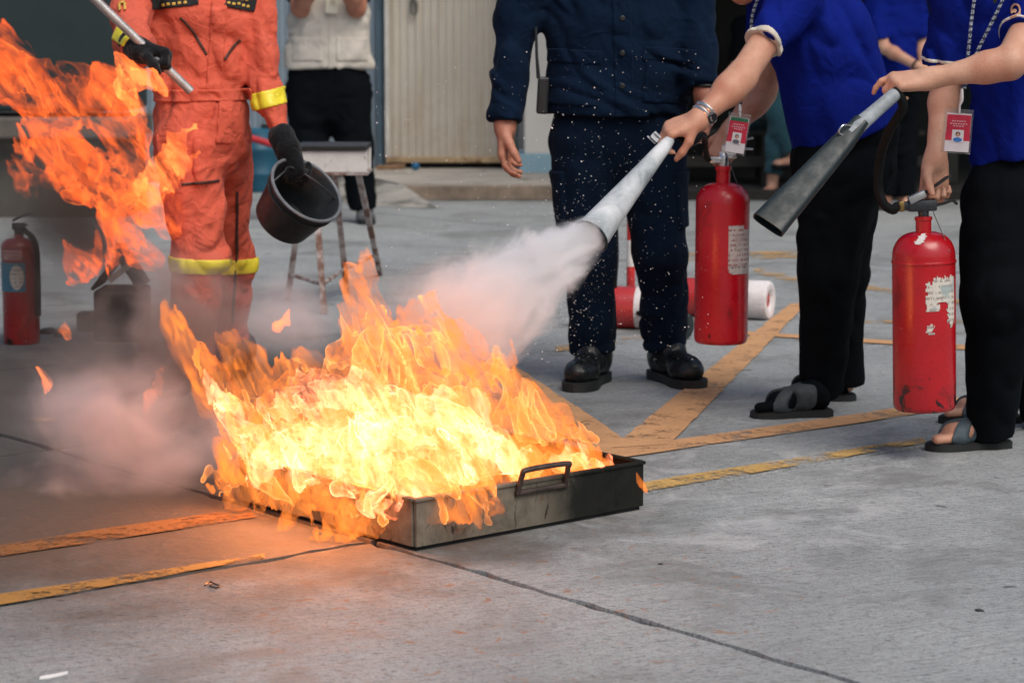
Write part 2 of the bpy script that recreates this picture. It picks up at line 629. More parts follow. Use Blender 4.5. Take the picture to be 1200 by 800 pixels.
def concrete_mat():
    m, nt, out = nmat("concrete")
    N = NT(nt)
    co = N.obco()
    big = N.noise(1.1, 6, 0.68, co, 0.5)
    col = N.ramp(big, [(0.3, (0.275, 0.296, 0.298)), (0.55, (0.355, 0.376, 0.377)), (0.75, (0.425, 0.440, 0.435))])
    # broom streaks running along the slabs
    rot = math.atan2(UA[1], UA[0])
    st = N.obco((1.0, 1.0, 1.0), (0, 0, -rot + 0.25))
    mp = N.n("ShaderNodeMapping"); mp.inputs['Scale'].default_value = (6, 150, 1); N.l(st, mp.inputs[0])
    streak = N.noise(1.0, 4, 0.7, mp.outputs[0])
    col = N.mix(N.maprange(streak, 0.46, 0.68, 0, 0.5), col, (0.15, 0.157, 0.16))
    sp = N.noise(75.0, 4, 0.75, N.obco((.7, 1.35, 1), (0, 0, -rot + 0.25)))
    col = N.mix(N.maprange(sp, 0.52, 0.64, 0, 0.75), col, (0.10, 0.105, 0.105))
    sp2 = N.noise(60.0, 3, 0.6, co)
    col = N.mix(N.maprange(sp2, 0.60, 0.72, 0, 0.35), col, (0.52, 0.51, 0.49))
    sp3 = N.noise(190.0, 2, 0.6, co)
    col = N.mix(N.maprange(sp3, 0.50, 0.66, 0, 0.5), col, (0.09, 0.095, 0.097))
    fl = N.noise(1.0, 2, 0.5, N.obco((16, 44, 1), (0, 0, -rot + 0.25)), 0.2)
    col = N.mix(N.maprange(fl, 0.68, 0.74, 0, 0.6), col, (0.07, 0.072, 0.072))
    # blotches and wear
    bl = N.noise(2.6, 6, 0.7, co, 0.6)
    col = N.mix(N.maprange(bl, 0.48, 0.66, 0, 0.62), col, (0.155, 0.157, 0.152))
    tr = N.noise(6.5, 5, 0.65, co)
    col = N.mix(N.maprange(tr, 0.63, 0.70, 0, 0.4), col, (0.22, 0.20, 0.17))
    pit = N.noise(9.0, 2, 0.5, co, 0.3)
    col = N.mix(N.maprange(pit, 0.72, 0.76, 0, 0.75), col, (0.06, 0.06, 0.06))
    # rust flecks in front of the pan
    geo = N.n("ShaderNodeNewGeometry")
    def near(c, r0, r1, sx=1.0, sy=1.0):
        s = N.n("ShaderNodeVectorMath", operation='SUBTRACT'); s.inputs[1].default_value = tuple(c)
        N.l(geo.outputs['Position'], s.inputs[0])
        q = N.n("ShaderNodeVectorMath", operation='MULTIPLY'); q.inputs[1].default_value = (sx, sy, 1)
        N.l(s.outputs[0], q.inputs[0])
        ln = N.n("ShaderNodeVectorMath", operation='LENGTH'); N.l(q.outputs[0], ln.inputs[0])
        w = N.math('ADD', ln.outputs['Value'], N.math('MULTIPLY', N.math('SUBTRACT', N.noise(3.5, 5, 0.65, co), 0.5), 0.9))
        return N.maprange(w, r0, r1, 1, 0)
    rn = N.noise(26.0, 4, 0.6, co, 0.5)
    rust = N.math('MULTIPLY', near(G(520, 690), 0.35, 1.0), N.maprange(rn, 0.60, 0.68))
    col = N.mix(N.math('MULTIPLY', rust, 0.65), col, (0.30, 0.13, 0.05))
    # soot and spilt fuel round the two fires, with smoke shade painted in
    soot_shade = near(V(-1.55, 6.1, 0), 0.80, 1.95, 0.82, 0.66)
    pw = N.math('MULTIPLY', near(G(640, 560), 0.3, 1.3, .8, .8), N.maprange(N.noise(5.5, 6, 0.7, co, 0.8), 0.50, 0.66, 0, 0.5))
    col = N.mix(pw, col, (0.55, 0.55, 0.55))
    col = N.mix(N.math('MULTIPLY', soot_shade, 0.90), col, (0.045, 0.038, 0.031))
    soot_shade2 = near(V(-0.72, 4.95, 0), 0.35, 0.95, 0.8, 1.1)
    col = N.mix(N.math('MULTIPLY', soot_shade2, 0.72), col, (0.085, 0.062, 0.045))
    p = N.n("ShaderNodeBsdfPrincipled")
    N.l(col, p.inputs['Base Color'])
    N.l(N.maprange(bl, 0.3, 0.7, 0.92, 0.72), p.inputs['Roughness'])
    p.inputs['Specular IOR Level'].default_value = 0.3
    h = N.math('ADD', N.math('MULTIPLY', sp, 0.6), N.math('MULTIPLY', streak, 0.8))
    h = N.math('ADD', h, N.math('MULTIPLY', N.noise(14.0, 3, 0.6, co), 1.6))
    bp = N.n("ShaderNodeBump")
    bp.inputs['Strength'].default_value = 0.8
    bp.inputs['Distance'].default_value = 0.006
    N.l(h, bp.inputs['Height'])
    N.l(bp.outputs[0], p.inputs['Normal'])
    N.l(p.outputs[0], out.inputs[0])
    return m

M_CONC = concrete_mat()
M_JOINT = surf("joint_filler", (0.035, 0.034, 0.032), 0.95, 0.4, 20, 0.5, 80)

ground = obj("ground", me_from([(-400, -50, -0.045), (400, -50, -0.045), (400, 900, -0.045), (-400, 900, -0.045)], [(0, 1, 2, 3)], False), M_JOINT)
tag(ground, kind="structure")

def slab(a0, a1, b0, b1):
    """one cast slab with chipped edges, joints left open round it"""
    g = 0.0065
    rnd = np.random.RandomState(int((a0 * 7 + b0 * 131 + 999) * 10) % 99991)
    pts = []
    def side(p, q):
        n = max(2, int(np.linalg.norm(q - p) / 0.045))
        nrm = unit(V(-(q - p)[1], (q - p)[0], 0))
        w = 0
        for i in range(n):
            t = i / n
            w = 0.75 * w + rnd.normal(0, 0.0022)
            chip = rnd.rand() ** 10 * 0.012
            k = w + chip if 0 < i else 0.004
            pts.append(p + (q - p) * t + nrm * max(-0.004, k))
    c = [AB(a0 + g, b0 + g), AB(a1 - g, b0 + g), AB(a1 - g, b1 - g), AB(a0 + g, b1 - g)]
    for i in range(4):
        side(c[i], c[(i + 1) % 4])
    n = len(pts)
    cen = sum(pts) / n
    top = [tuple(p) for p in pts]
    vs = [(p[0], p[1], -0.006) for p in pts]
    inn = [tuple(p + unit(cen - p) * 0.0015) for p in pts]
    low = [(p[0], p[1], -0.04) for p in pts]
    P = inn + vs + low
    F = [tuple(range(n))]
    for i in range(n):
        j = (i + 1) % n
        F.append((n + i, n + j, j, i)); F.append((2 * n + i, 2 * n + j, n + j, n + i))
    me = me_from(P, F, False)
    obj("concrete_slab", me, M_CONC, ground, world=False)
    ground_shift = Vector((0, 0, 0))

A_CUTS = [-9.0, -4.4, 0.0, 5.2, 10.4, 15.6]     # joints crossing UA
B_CUTS = [-4.2, 0.0, 1.4, 2.75, 4.2, 5.8, 7.2, 8.8, 10.6, 13.0, 16.0]
for i in range(len(A_CUTS) - 1):
    for j in range(len(B_CUTS) - 1):
        cc = AB((A_CUTS[i] + A_CUTS[i + 1]) / 2, (B_CUTS[j] + B_CUTS[j + 1]) / 2)
        if abs(cc[0]) < 9 and cc[1] < 22:
            slab(A_CUTS[i], A_CUTS[i + 1], B_CUTS[j], B_CUTS[j + 1])

def paint_mat(name, c, lo, hi):
    m, nt, out = nmat(name)
    N = NT(nt)
    co = N.obco()
    col = N.ramp(N.noise(7, 4, 0.6, co), [(0.3, tuple(x * 0.78 for x in c)), (0.7, c)])
    sp = N.noise(120, 4, 0.7, co)
    col = N.mix(N.maprange(sp, 0.52, 0.7, 0, 0.5), col, (0.25, 0.2, 0.14))
    wear = N.math('ADD', N.math('MULTIPLY', N.noise(6, 5, 0.7, co), 0.62), N.math('MULTIPLY', N.noise(70, 4, 0.7, co), 0.38))
    p = N.n("ShaderNodeBsdfPrincipled")
    N.l(col, p.inputs['Base Color'])
    p.inputs['Roughness'].default_value = 0.8
    p.inputs['Specular IOR Level'].default_value = 0.25
    t = N.n("ShaderNodeBsdfTransparent")
    mx = N.n("ShaderNodeMixShader")
    N.l(N.maprange(wear, lo, hi), mx.inputs[0])
    N.l(p.outputs[0], mx.inputs[1]); N.l(t.outputs[0], mx.inputs[2])
    N.l(mx.outputs[0], out.inputs[0])
    return m
M_ORANGE = paint_mat("orange_road_paint", (0.60, 0.33, 0.16), 0.50, 0.66)
M_YELLOW = paint_mat("worn_yellow_road_paint", (0.55, 0.35, 0.12), 0.44, 0.58)
M_SOOTYP = paint_mat("sooty_orange_paint", (0.20, 0.092, 0.028), 0.44, 0.60)
M_SOOTYY = paint_mat("sooty_yellow_paint", (0.33, 0.18, 0.045), 0.47, 0.60)
M_FAINT = paint_mat("faded_road_paint", (0.55, 0.33, 0.13), 0.40, 0.56)

def marking(pix, mat, z=0.004):
    pts = [G(x, y, z) for x, y in pix]
    # ragged painted border
    out = []
    rnd = random.Random(len(pix) * 13 + int(pix[0][0]))
    for i in range(len(pts)):
        p, q = pts[i], pts[(i + 1) % len(pts)]
        n = max(1, int(np.linalg.norm(q - p) / 0.06))
        for k in range(n):
            r = p + (q - p) * k / n
            if k: r = r + V(rnd.gauss(0, 0.002), rnd.gauss(0, 0.002), 0)
            out.append(tuple(r))
    o = obj("road_marking", me_from(out, [tuple(range(len(out)))], False), mat)
    tag(o, kind="structure")
marking([(925, 356), (947, 354), (824, 480), (785, 520), (716, 524), (771, 480)][::-1], M_ORANGE, 0.0050)
marking([(600, 426), (622, 440), (738, 518), (700, 531), (598, 475)], M_ORANGE, 0.0045)
marking([(640, 536), (860, 505), (1000, 485), (1140, 463), (1260, 444), (1260, 455), (1140, 474), (1000, 496), (860, 516), (640, 549)], M_ORANGE, 0.0040)
marking([(700, 573), (860, 547), (1080, 512), (1087, 518), (860, 557.5), (700, 584.5)], M_YELLOW)
marking([(0, 637), (140, 616), (290, 595), (300, 605), (140, 630), (0, 651)], M_SOOTYP)
marking([(-60, 706), (0, 695), (100, 680), (310, 648), (310, 653), (230, 667), (100, 691), (0, 708), (-60, 719)], M_SOOTYY)
marking([(860, 391), (1000, 400), (1200, 414), (1200, 408), (1000, 396), (860, 387)][::-1], M_ORANGE)
marking([(1000, 336), (1200, 371), (1200, 364), (1000, 331)][::-1], M_FAINT)
marking([(960, 379), (1200, 377), (1200, 374), (960, 376)][::-1], M_FAINT)
marking([(800, 305), (935, 302), (935, 294), (800, 296)], M_FAINT)
marking([(880, 318), (950, 336), (960, 331), (890, 314)][::-1], M_FAINT)
marking([(40, 494), (200, 481), (200, 476), (40, 488)], M_FAINT)
marking([(650, 412), (800, 392), (800, 387), (650, 405)], M_FAINT)

# ------------------------------------------------------------------ far kerb, walls, doors
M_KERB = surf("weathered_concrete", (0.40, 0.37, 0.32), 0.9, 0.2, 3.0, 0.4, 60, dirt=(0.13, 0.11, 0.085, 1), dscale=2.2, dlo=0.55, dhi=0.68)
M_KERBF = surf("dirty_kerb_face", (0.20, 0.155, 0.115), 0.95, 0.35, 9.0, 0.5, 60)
lf = thing("loading_platform", "low concrete platform with dirty brown kerb face in front of the corrugated door", "platform", (0.0, 15.3, 0.0))
kz = 0.105
mb = MB()
XK = W(792, 235, 14.56)[0]
K = [(-1.1, 16.4), (-0.93, 15.2), (-0.72, 14.62), (XK, 14.56), (XK, 16.4)]
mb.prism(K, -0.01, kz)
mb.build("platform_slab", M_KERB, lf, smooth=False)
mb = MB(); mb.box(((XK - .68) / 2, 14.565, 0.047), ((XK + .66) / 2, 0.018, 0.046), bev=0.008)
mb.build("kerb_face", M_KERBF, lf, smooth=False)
mb = MB()
mb.add([(-1.30, 16.2, 0.002), (-1.30, 14.9, 0.002), (-0.9, 14.1, 0.003), (-0.45, 13.9, 0.003), (-0.69, 14.60, 0.098), (-0.91, 15.2, 0.100), (-1.05, 16.2, 0.100)],
       [(0, 1, 5, 6), (1, 2, 4, 5), (2, 3, 4)])
mb.build("ramp", surf("stained_ramp", (0.33, 0.315, 0.28), 0.95, 0.2, 4, 0.3, 60, dirt=(0.09, 0.085, 0.075, 1), dscale=2.4, dlo=0.45, dhi=0.62), lf, smooth=False)

def corrugated(x0, x1, y, z0, z1, pitch, depth):
    """ribbed sheet facing -Y with thickness"""
    prof = []
    x, k = x0, 0
    while x < x1:
        prof += [(x, 0), (x + pitch * 0.30, 0), (x + pitch * 0.44, -depth), (x + pitch * 0.86, -depth)]
        x += pitch
    n = len(prof)
    vs = [(p[0], y + p[1], z0) for p in prof] + [(p[0], y + p[1], z1) for p in prof]
    vs += [(p[0], y + p[1] + 0.004, z0) for p in prof] + [(p[0], y + p[1] + 0.004, z1) for p in prof]
    fs = [(i, i + 1, n + i + 1, n + i) for i in range(n - 1)]
    fs += [(2 * n + i + 1, 2 * n + i, 3 * n + i, 3 * n + i + 1) for i in range(n - 1)]
    fs += [(2 * n + i, 2 * n + i + 1, i + 1, i) for i in range(n - 1)]
    return vs, fs

def ribbed_mat(name, c, rust, amount):
    m, nt, out = nmat(name)
    N = NT(nt)
    co = N.obco()
    col = N.ramp(N.noise(2.2, 5, 0.6, co), [(0.3, tuple(x * 0.82 for x in c)), (0.7, c)])
    drip = N.noise(1.0, 5, 0.65, N.obco((14, 14, 1.3)))
    col = N.mix(N.maprange(drip, 0.5, 0.72, 0, amount), col, rust)
    tc = N.n("ShaderNodeTexCoord"); sx = N.n("ShaderNodeSeparateXYZ"); N.l(tc.outputs['Object'], sx.inputs[0])
    low = N.math('MULTIPLY', N.maprange(sx.outputs[2], 0.2, 0.75, 1, 0), N.maprange(N.noise(4, 5, 0.7, co), 0.38, 0.66))
    col = N.mix(N.math('MULTIPLY', low, amount * 1.1), col, rust)
    p = N.n("ShaderNodeBsdfPrincipled")
    N.l(col, p.inputs['Base Color'])
    p.inputs['Roughness'].default_value = 0.55
    N.l(p.outputs[0], out.inputs[0])
    return m
M_BEIGE = ribbed_mat("beige_ribbed_steel", (0.60, 0.555, 0.47), (0.36, 0.28, 0.18, 1), 0.4)
M_BLUEG = ribbed_mat("blue_grey_ribbed_steel", (0.25, 0.32, 0.385), (0.14, 0.15, 0.15, 1), 0.4)
M_DARKGAP = surf("gap_shade_black", (0.012, 0.013, 0.013), 0.9, 0.3, 6)
M_RAIL = surf("rusty_cream_rail", (0.42, 0.30, 0.17), 0.7, 0.3, 6, 0.2, 60, dirt=(0.16, 0.09, 0.045, 1), dscale=7)

YW = 16.2
xl, xr = W(452, 100, YW)[0], W(596, 100, YW)[0]
z0 = W(500, 184, YW)[2]
dr = thing("corrugated_door", "beige corrugated metal door with a rusty bottom rail behind the fire", "door", ((xl + xr) / 2, YW, kz))
vs, fs = corrugated(xl + 0.03, xr - 0.03, YW, z0, 2.7, 0.0535, 0.016)
obj("door_panel", me_from(vs, fs, False), M_BEIGE, dr)
mb = MB(); mb.box(((xl + xr) / 2, YW - 0.012, z0 - 0.018), ((xr - xl) / 2, 0.03, 0.02), bev=0.004)
mb.build("bottom_rail", M_RAIL, dr, smooth=False)
mb = MB(); mb.box((xl + 0.012, YW - 0.014, (z0 + 2.7) / 2), (0.016, 0.032, (2.7 - z0) / 2), bev=0.004)
mb.build("door_frame", surf("pale_frame", (0.55, 0.53, 0.48), 0.6, 0.15), dr, smooth=False)
mb = MB(); mb.box(((xl + xr) / 2, YW + 0.05, (z0 + kz) / 2 - 0.02), ((xr - xl) / 2, 0.03, (z0 - kz) / 2), bev=0)
mb.build("gap_shade", M_DARKGAP, dr, smooth=False)  # near-black box painted as the shade in the gap under the door
hp = W(485, 0, YW - 0.05)
mb = MB(); ring = [hp + V(0.022 * math.cos(t), 0, -0.05 + 0.05 * math.sin(t)) for t in np.linspace(0, 2 * math.pi, 20)]
mb.tube(ring, 0.008, 8); mb.box(hp + V(0, 0.01, 0.06), (0.022, 0.012, 0.05), bev=0.004)
mb.build("door_pull", surf("grey_iron", (0.16, 0.15, 0.14), 0.5, 0.3, metal=0.6), dr)

xb0, xb1 = W(120, 100, YW + 0.12)[0], xl - 0.01
bw = thing("corrugated_wall", "blue-grey corrugated metal wall behind the man in the beige vest", "wall", ((xb0 + xb1) / 2, YW + 0.12, 0))
vs, fs = corrugated(xb0, xb1 - 0.03, YW + 0.12, 0.11, 2.9, 0.040, 0.012)
obj("wall_sheet", me_from(vs, fs, False), M_BLUEG, bw)
mb = MB(); mb.box(((xb0 + xb1) / 2, YW + 0.15, 0.055), ((xb1 - xb0) / 2, 0.06, 0.055))
mb.build("wall_base", surf("dark_plinth", (0.06, 0.06, 0.058), 0.9, 0.3), bw, smooth=False)
mb = MB()
for px in (318, 346, 452):
    x = min(W(px, 100, YW)[0], xb1 - 0.035)
    mb2 = MB(); mb2.box((x, YW + 0.085, 1.45), (0.02, 0.025, 1.33), bev=0.003)
    mb2.build("wall_post", surf("blue_grey_post", (0.10, 0.16, 0.20), 0.6, 0.2), bw, smooth=False)

# white pillar with blue plinth, green-grey post beside it
YP = 15.7
px0, px1 = W(611, 100, YP)[0], W(700, 100, YP)[0]
pl = thing("white_pillar", "white plastered pillar with pale blue plinth behind the man in navy", "pillar", ((px0 + px1) / 2, YP, kz))
zp = W(620, 181, YP)[2]
mb = MB(); mb.box(((px0 + px1) / 2 + 0.01, YP + 0.2, (zp + 3.0) / 2), ((px1 - px0) / 2 - 0.01, 0.2, (3.0 - zp) / 2), bev=0.01)
mb.build("shaft", surf("white_plaster", (0.66, 0.64, 0.59), 0.85, 0.08, 2, 0.15, 40, dirt=(0.42, 0.32, 0.2, 1), dscale=1.6, dlo=0.6, dhi=0.72), pl, smooth=False)
mb = MB(); mb.box(((px0 + px1) / 2, YP + 0.2, (zp + kz) / 2), ((px1 - px0) / 2 + 0.015, 0.225, (zp - kz) / 2 + 0.003), bev=0.006)
mb.build("plinth", surf("pale_blue_paint", (0.26, 0.42, 0.50), 0.75, 0.12, 5, 0.2, 40), pl, smooth=False)
xg = W(602, 100, YP + 0.2)[0]
o = MB().box((xg, YP + 0.25, 1.5), (0.035, 0.04, 1.4), bev=0.006).build("steel_post", surf("grey_green_steel", (0.085, 0.12, 0.115), 0.6, 0.3, 4, dirt=(0.2, 0.09, 0.04, 1), dscale=3, dlo=0.62, dhi=0.7), smooth=False)
tag(o, "dark grey-green steel post between the beige door and the white pillar", "post")

# dark open shelter on the right
M_SHD = surf("shaded_olive_boards", (0.022, 0.025, 0.020), 0.9, 0.5, 1.2)  # indoor shade is put into these near-black board and floor colours
M_SHF = surf("shaded_floor", (0.016, 0.015, 0.013), 0.9, 0.4, 3)
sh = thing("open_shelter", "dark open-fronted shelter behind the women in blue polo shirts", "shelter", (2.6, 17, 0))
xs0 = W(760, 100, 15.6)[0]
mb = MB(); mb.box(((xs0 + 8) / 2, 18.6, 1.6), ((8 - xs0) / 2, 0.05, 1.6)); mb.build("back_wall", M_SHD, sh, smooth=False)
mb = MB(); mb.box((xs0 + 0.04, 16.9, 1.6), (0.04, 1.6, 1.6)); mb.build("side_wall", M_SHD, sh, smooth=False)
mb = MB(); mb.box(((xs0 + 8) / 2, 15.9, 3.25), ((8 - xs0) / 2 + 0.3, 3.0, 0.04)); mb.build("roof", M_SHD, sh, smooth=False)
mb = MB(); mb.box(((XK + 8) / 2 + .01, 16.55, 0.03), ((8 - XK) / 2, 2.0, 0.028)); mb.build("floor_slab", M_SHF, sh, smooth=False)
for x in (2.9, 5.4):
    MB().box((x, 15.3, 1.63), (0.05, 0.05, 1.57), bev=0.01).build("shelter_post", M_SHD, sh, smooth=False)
bn = thing("wooden_bench", "dark low wooden bench in the shelter under the seated figure in teal jeans", "bench", (1.7, 15.35, 0))
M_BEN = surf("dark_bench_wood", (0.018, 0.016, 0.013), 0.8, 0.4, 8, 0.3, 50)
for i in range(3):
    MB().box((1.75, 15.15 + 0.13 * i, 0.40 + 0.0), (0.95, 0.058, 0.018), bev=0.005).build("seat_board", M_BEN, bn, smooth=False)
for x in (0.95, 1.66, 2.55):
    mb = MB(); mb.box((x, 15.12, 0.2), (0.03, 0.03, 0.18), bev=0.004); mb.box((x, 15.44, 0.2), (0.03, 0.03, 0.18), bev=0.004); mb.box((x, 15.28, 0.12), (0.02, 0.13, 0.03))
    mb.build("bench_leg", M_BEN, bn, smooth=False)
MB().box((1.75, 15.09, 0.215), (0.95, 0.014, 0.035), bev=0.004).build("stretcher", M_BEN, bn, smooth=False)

# dark green shed on the left with a grey ledge
xs = W(146, 60, 13.2)[0]
gs = thing("green_shed", "dark green metal shed with grey concrete ledge behind the left fire", "shed", (xs - 1.2, 13.4, 0))
zb = W(50, 131, 13.2)[2]
mb = MB(); mb.box((xs - 1.3, 13.6, (zb + 2.8) / 2), (1.3, 0.4, (2.8 - zb) / 2), bev=0.02)
mb.build("shed_wall", surf("dark_green_steel", (0.010, 0.023, 0.024), 0.6, 0.25, 1.5), gs, smooth=False)
mb = MB(); mb.box((xs - 1.28, 13.5, zb - 0.09), (1.32, 0.42, 0.06), bev=0.015)
mb.build("ledge", surf("grey_ledge", (0.115, 0.10, 0.088), 0.9, 0.3, 4, 0.3), gs, smooth=False)
mb = MB(); mb.box((xs - 1.3, 13.62, (zb - 0.15) / 2), (1.28, 0.38, (zb - 0.15) / 2), bev=0.0)
mb.build("shed_base", surf("sooty_base", (0.07, 0.064, 0.055), 0.9, 0.4, 2), gs, smooth=False)
# ------------------------------------------------------------------ fire pan
PN = G(487, 646); PR_ = unit(G(752, 597) - PN); PL_ = V(-PR_[1], PR_[0], 0)
PS, PH = 0.650, 0.105
def PAN(u, v, z=0.0):
    return PN + PR_ * (u * PS) + PL_ * (v * PS) + V(0, 0, z)
def pan_mat():
    m, nt, out = nmat("burnt_sheet_steel")
    N = NT(nt)
    co = N.obco()
    n1 = N.noise(7, 6, 0.7, co, 0.4)
    col = N.ramp(n1, [(0.3, (0.055, 0.048, 0.038)), (0.5, (0.14, 0.122, 0.095)), (0.7, (0.25, 0.22, 0.17))])
    drip = N.noise(1, 5, 0.7, N.obco((26, 26, 9)), 1.0)
    col = N.mix(N.maprange(drip, 0.56, 0.64, 0, .85), col, (0.018, 0.016, 0.014))
    r = N.noise(18, 5, 0.65, co)
    col = N.mix(N.maprange(r, 0.58, 0.7, 0, 0.6), col, (0.15, 0.06, 0.022))
    # scorched end away from the camera-side corner
    tc = N.n("ShaderNodeTexCoord")
    d = N.n("ShaderNodeVectorMath", operation='DOT_PRODUCT'); d.inputs[1].default_value = tuple(PR_)
    N.l(tc.outputs['Object'], d.inputs[0])
    w = N.math('ADD', d.outputs['Value'], N.math('MULTIPLY', N.math('SUBTRACT', n1, 0.5), 0.35))
    col = N.mix(N.maprange(w, 0.0, 0.15, 0, 0.96), col, (0.008, 0.010, 0.009))
    p = N.n("ShaderNodeBsdfPrincipled")
    N.l(col, p.inputs['Base Color'])
    p.inputs['Metallic'].default_value = 0.1; p.inputs['Specular IOR Level'].default_value = 0.1
    N.l(N.maprange(n1, 0.3, 0.7, 0.85, 0.6), p.inputs['Roughness'])
    bp = N.n("ShaderNodeBump"); bp.inputs['Strength'].default_value = 0.3; bp.inputs['Distance'].default_value = 0.004
    N.l(N.noise(25, 4, 0.6, co), bp.inputs['Height']); N.l(bp.outputs[0], p.inputs['Normal'])
    N.l(p.outputs[0], out.inputs[0])
    return m
M_PAN = pan_mat()
pan = thing("fire_pan", "square burnt steel fire pan on the concrete, full of burning fuel", "pan", tuple(PAN(.5, .5)))
RP = np.array([PR_, PL_, V(0, 0, 1)])
th = 0.004
def wallbox(u0, v0, u1, v1):
    a, b = PAN(u0, v0), PAN(u1, v1)
    c = (a + b) / 2; L = np.linalg.norm(b - a) / 2; t = unit(b - a)
    R = np.array([t, np.cross(V(0, 0, 1), t), V(0, 0, 1)])
    mb = MB()
    mb.box(c + V(0, 0, 0.006 + PH / 2), (L, th, PH / 2 - 0.004), R)
    mb.box(c + V(0, 0, PH + 0.004), (L + 0.004, 0.008, 0.0035), R, bev=0.0015)   # folded rim
    return mb
for w in ((0, 0, 1, 0), (0, .012, 0, .988), (1, .012, 1, .988), (0, 1, 1, 1)):
    wallbox(*w).build("side_wall", M_PAN, pan, smooth=False)
MB().box(PAN(.5, .5, 0.014), (PS / 2 - 0.008, PS / 2 - 0.008, 0.004), RP).build("pan_floor", M_PAN, pan, smooth=False)
MB().box(PAN(.5, .5, 0.004), (PS / 2 - 0.004, PS / 2 - 0.004, 0.003), RP).build("skid", surf("black_skid", (0.012, 0.012, 0.012), 0.9), pan, smooth=False)
M_BAR = surf("burnt_round_bar", (0.07, 0.05, 0.042), 0.5, 0.4, 30, 0.2, 90, metal=0.5)
def handle(u0, u1, v, s):
    z0, z1 = PH - 0.018, PH + 0.036
    def q(u, z, o=0.008): return PAN(u, v, z) - PL_ * (o * s)
    path = [q(u0, z0), q(u0 + .004, z1 - 0.012, 0.02), q(u0 + .02, z1, 0.026), q(u1 - .02, z1, 0.026), q(u1 - .004, z1 - 0.012, 0.02), q(u1, z0)]
    mb = MB(); mb.tube(spline(path, 6), 0.0062, 10)
    mb.tube([q(u0 - 0.01, z0 + 0.002), q(u1 + 0.01, z0 + 0.002)], 0.0065, 10)
    mb.build("handle", M_BAR, pan)
handle(.42, .63, 0, 1)
handle(.38, .60, 1, -1)
MB().box(PAN(.5, .5, 0.055), (PS / 2 - 0.012, PS / 2 - 0.012, 0.002), RP).build("fuel", surf("black_fuel", (0.02, 0.012, 0.006), 0.08, 0.1), pan, smooth=False)

# ------------------------------------------------------------------ flames
def flame_mat(name, c_face, c_edge, strength, opac, power, streak_dir, sc=(10, 10, 3.4), lo=0.30, hi=0.72, emin=0.25, face=0.16, edge=1.0, soft=0.0):
    """a thin burning sheet: glows more where it is seen along its surface, streaked by the draught"""
    m, nt, out = nmat(name)
    N = NT(nt)
    lw = N.n("ShaderNodeLayerWeight"); lw.inputs[0].default_value = 0.5
    f = N.math('POWER', lw.outputs['Facing'], power)
    tc = N.n("ShaderNodeTexCoord")
    mp = N.n("ShaderNodeMapping"); mp.inputs['Rotation'].default_value = streak_dir; N.l(tc.outputs['Object'], mp.inputs[0])
    mp2 = N.n("ShaderNodeMapping"); mp2.inputs['Scale'].default_value = sc; N.l(mp.outputs[0], mp2.inputs[0])
    n = N.noise(1.0, 4, 0.62, mp2.outputs[0], 1.1)
    big = N.noise(9.0, 2, 0.5, tc.outputs['Object'], 0.6)
    k = N.math('MULTIPLY', N.maprange(n, lo, hi, emin, 1.0), N.maprange(big, .34, .62, .38, 1.0))
    e = N.math('MULTIPLY', N.math('ADD', N.math('MULTIPLY', f, edge), face), k)
    if soft:
        # a body of burning gas: thinnest, so dimmest, where the line of sight only grazes it
        thick = N.math('POWER', N.math('SUBTRACT', 1.0, lw.outputs['Facing']), soft)
        e = N.math('MULTIPLY', N.math('MULTIPLY', thick, face), k)
        k = N.math('MULTIPLY', k, thick)
        f = thick
    col = N.mix(f, c_face, c_edge)
    em = N.n("ShaderNodeEmission")
    N.l(col, em.inputs[0])
    N.l(N.math('MULTIPLY', e, strength), em.inputs[1])
    tr = N.n("ShaderNodeBsdfTransparent")
    tv = N.maprange(k, 0.0, 1.0, 1.0, opac, False)
    cc = N.n("ShaderNodeCombineColor")
    for i in range(3): N.l(tv, cc.inputs[i])
    N.l(cc.outputs[0], tr.inputs[0])
    ad = N.n("ShaderNodeAddShader")
    N.l(em.outputs[0], ad.inputs[0]); N.l(tr.outputs[0], ad.inputs[1])
    N.l(ad.outputs[0], out.inputs[0])
    m.cycles.emission_sampling = 'FRONT_BACK'
    return m

def chain(pts, rs, flat=None):
    return [Cap(pts[i], pts[i + 1], rs[i], rs[i + 1], flat) for i in range(len(pts) - 1)]

FD = 5.12
prims = []
def tongue(*q):
    prims.extend(chain([W(x, y, d) for x, y, d, r in q], [r for x, y, d, r in q]))
# bed of fire filling the pan
for u, v, r in ((.15, .12, .055), (.4, .15, .07), (.65, .18, .055), (.88, .2, .03), (.15, .4, .08), (.42, .45, .1), (.7, .45, .07), (.9, .5, .035),
                (.2, .7, .08), (.45, .75, .1), (.7, .75, .07), (.25, .92, .06), (.55, .93, .06), (.9, .85, .03)):
    prims.append(Cap(PAN(u, v, 0.075), PAN(u - 0.03, v + 0.05, 0.075 + r * 0.9), r, r * 0.8))
tongue((330, 545, 5.10, .055), (420, 535, 4.98, .075), (520, 545, 4.93, .075), (610, 545, 5.0, .045), (680, 545, 5.08, .028), (728, 546, 5.12, .012))
tongue((330, 490, 5.25, .075), (430, 480, 5.2, .095), (530, 480, 5.2, .095), (620, 505, 5.2, .05))
tongue((410, 440, 5.25, .075), (490, 420, 5.28, .08), (570, 455, 5.28, .062), (640, 500, 5.2, .04), (700, 520, 5.2, .022))
tongue((440, 420, 5.25, .06), (425, 375, 5.25, .048), (418, 345, 5.25, .030), (424, 318, 5.24, .020), (430, 302, 5.24, .009))
tongue((500, 400, 5.25, .055), (497, 372, 5.25, .042), (503, 352, 5.25, .024), (506, 342, 5.25, .009))
tongue((515, 400, 5.3, .05), (540, 385, 5.3, .02), (553, 372, 5.3, .006))
tongue((560, 440, 5.3, .045), (578, 415, 5.3, .030), (592, 403, 5.3, .012))
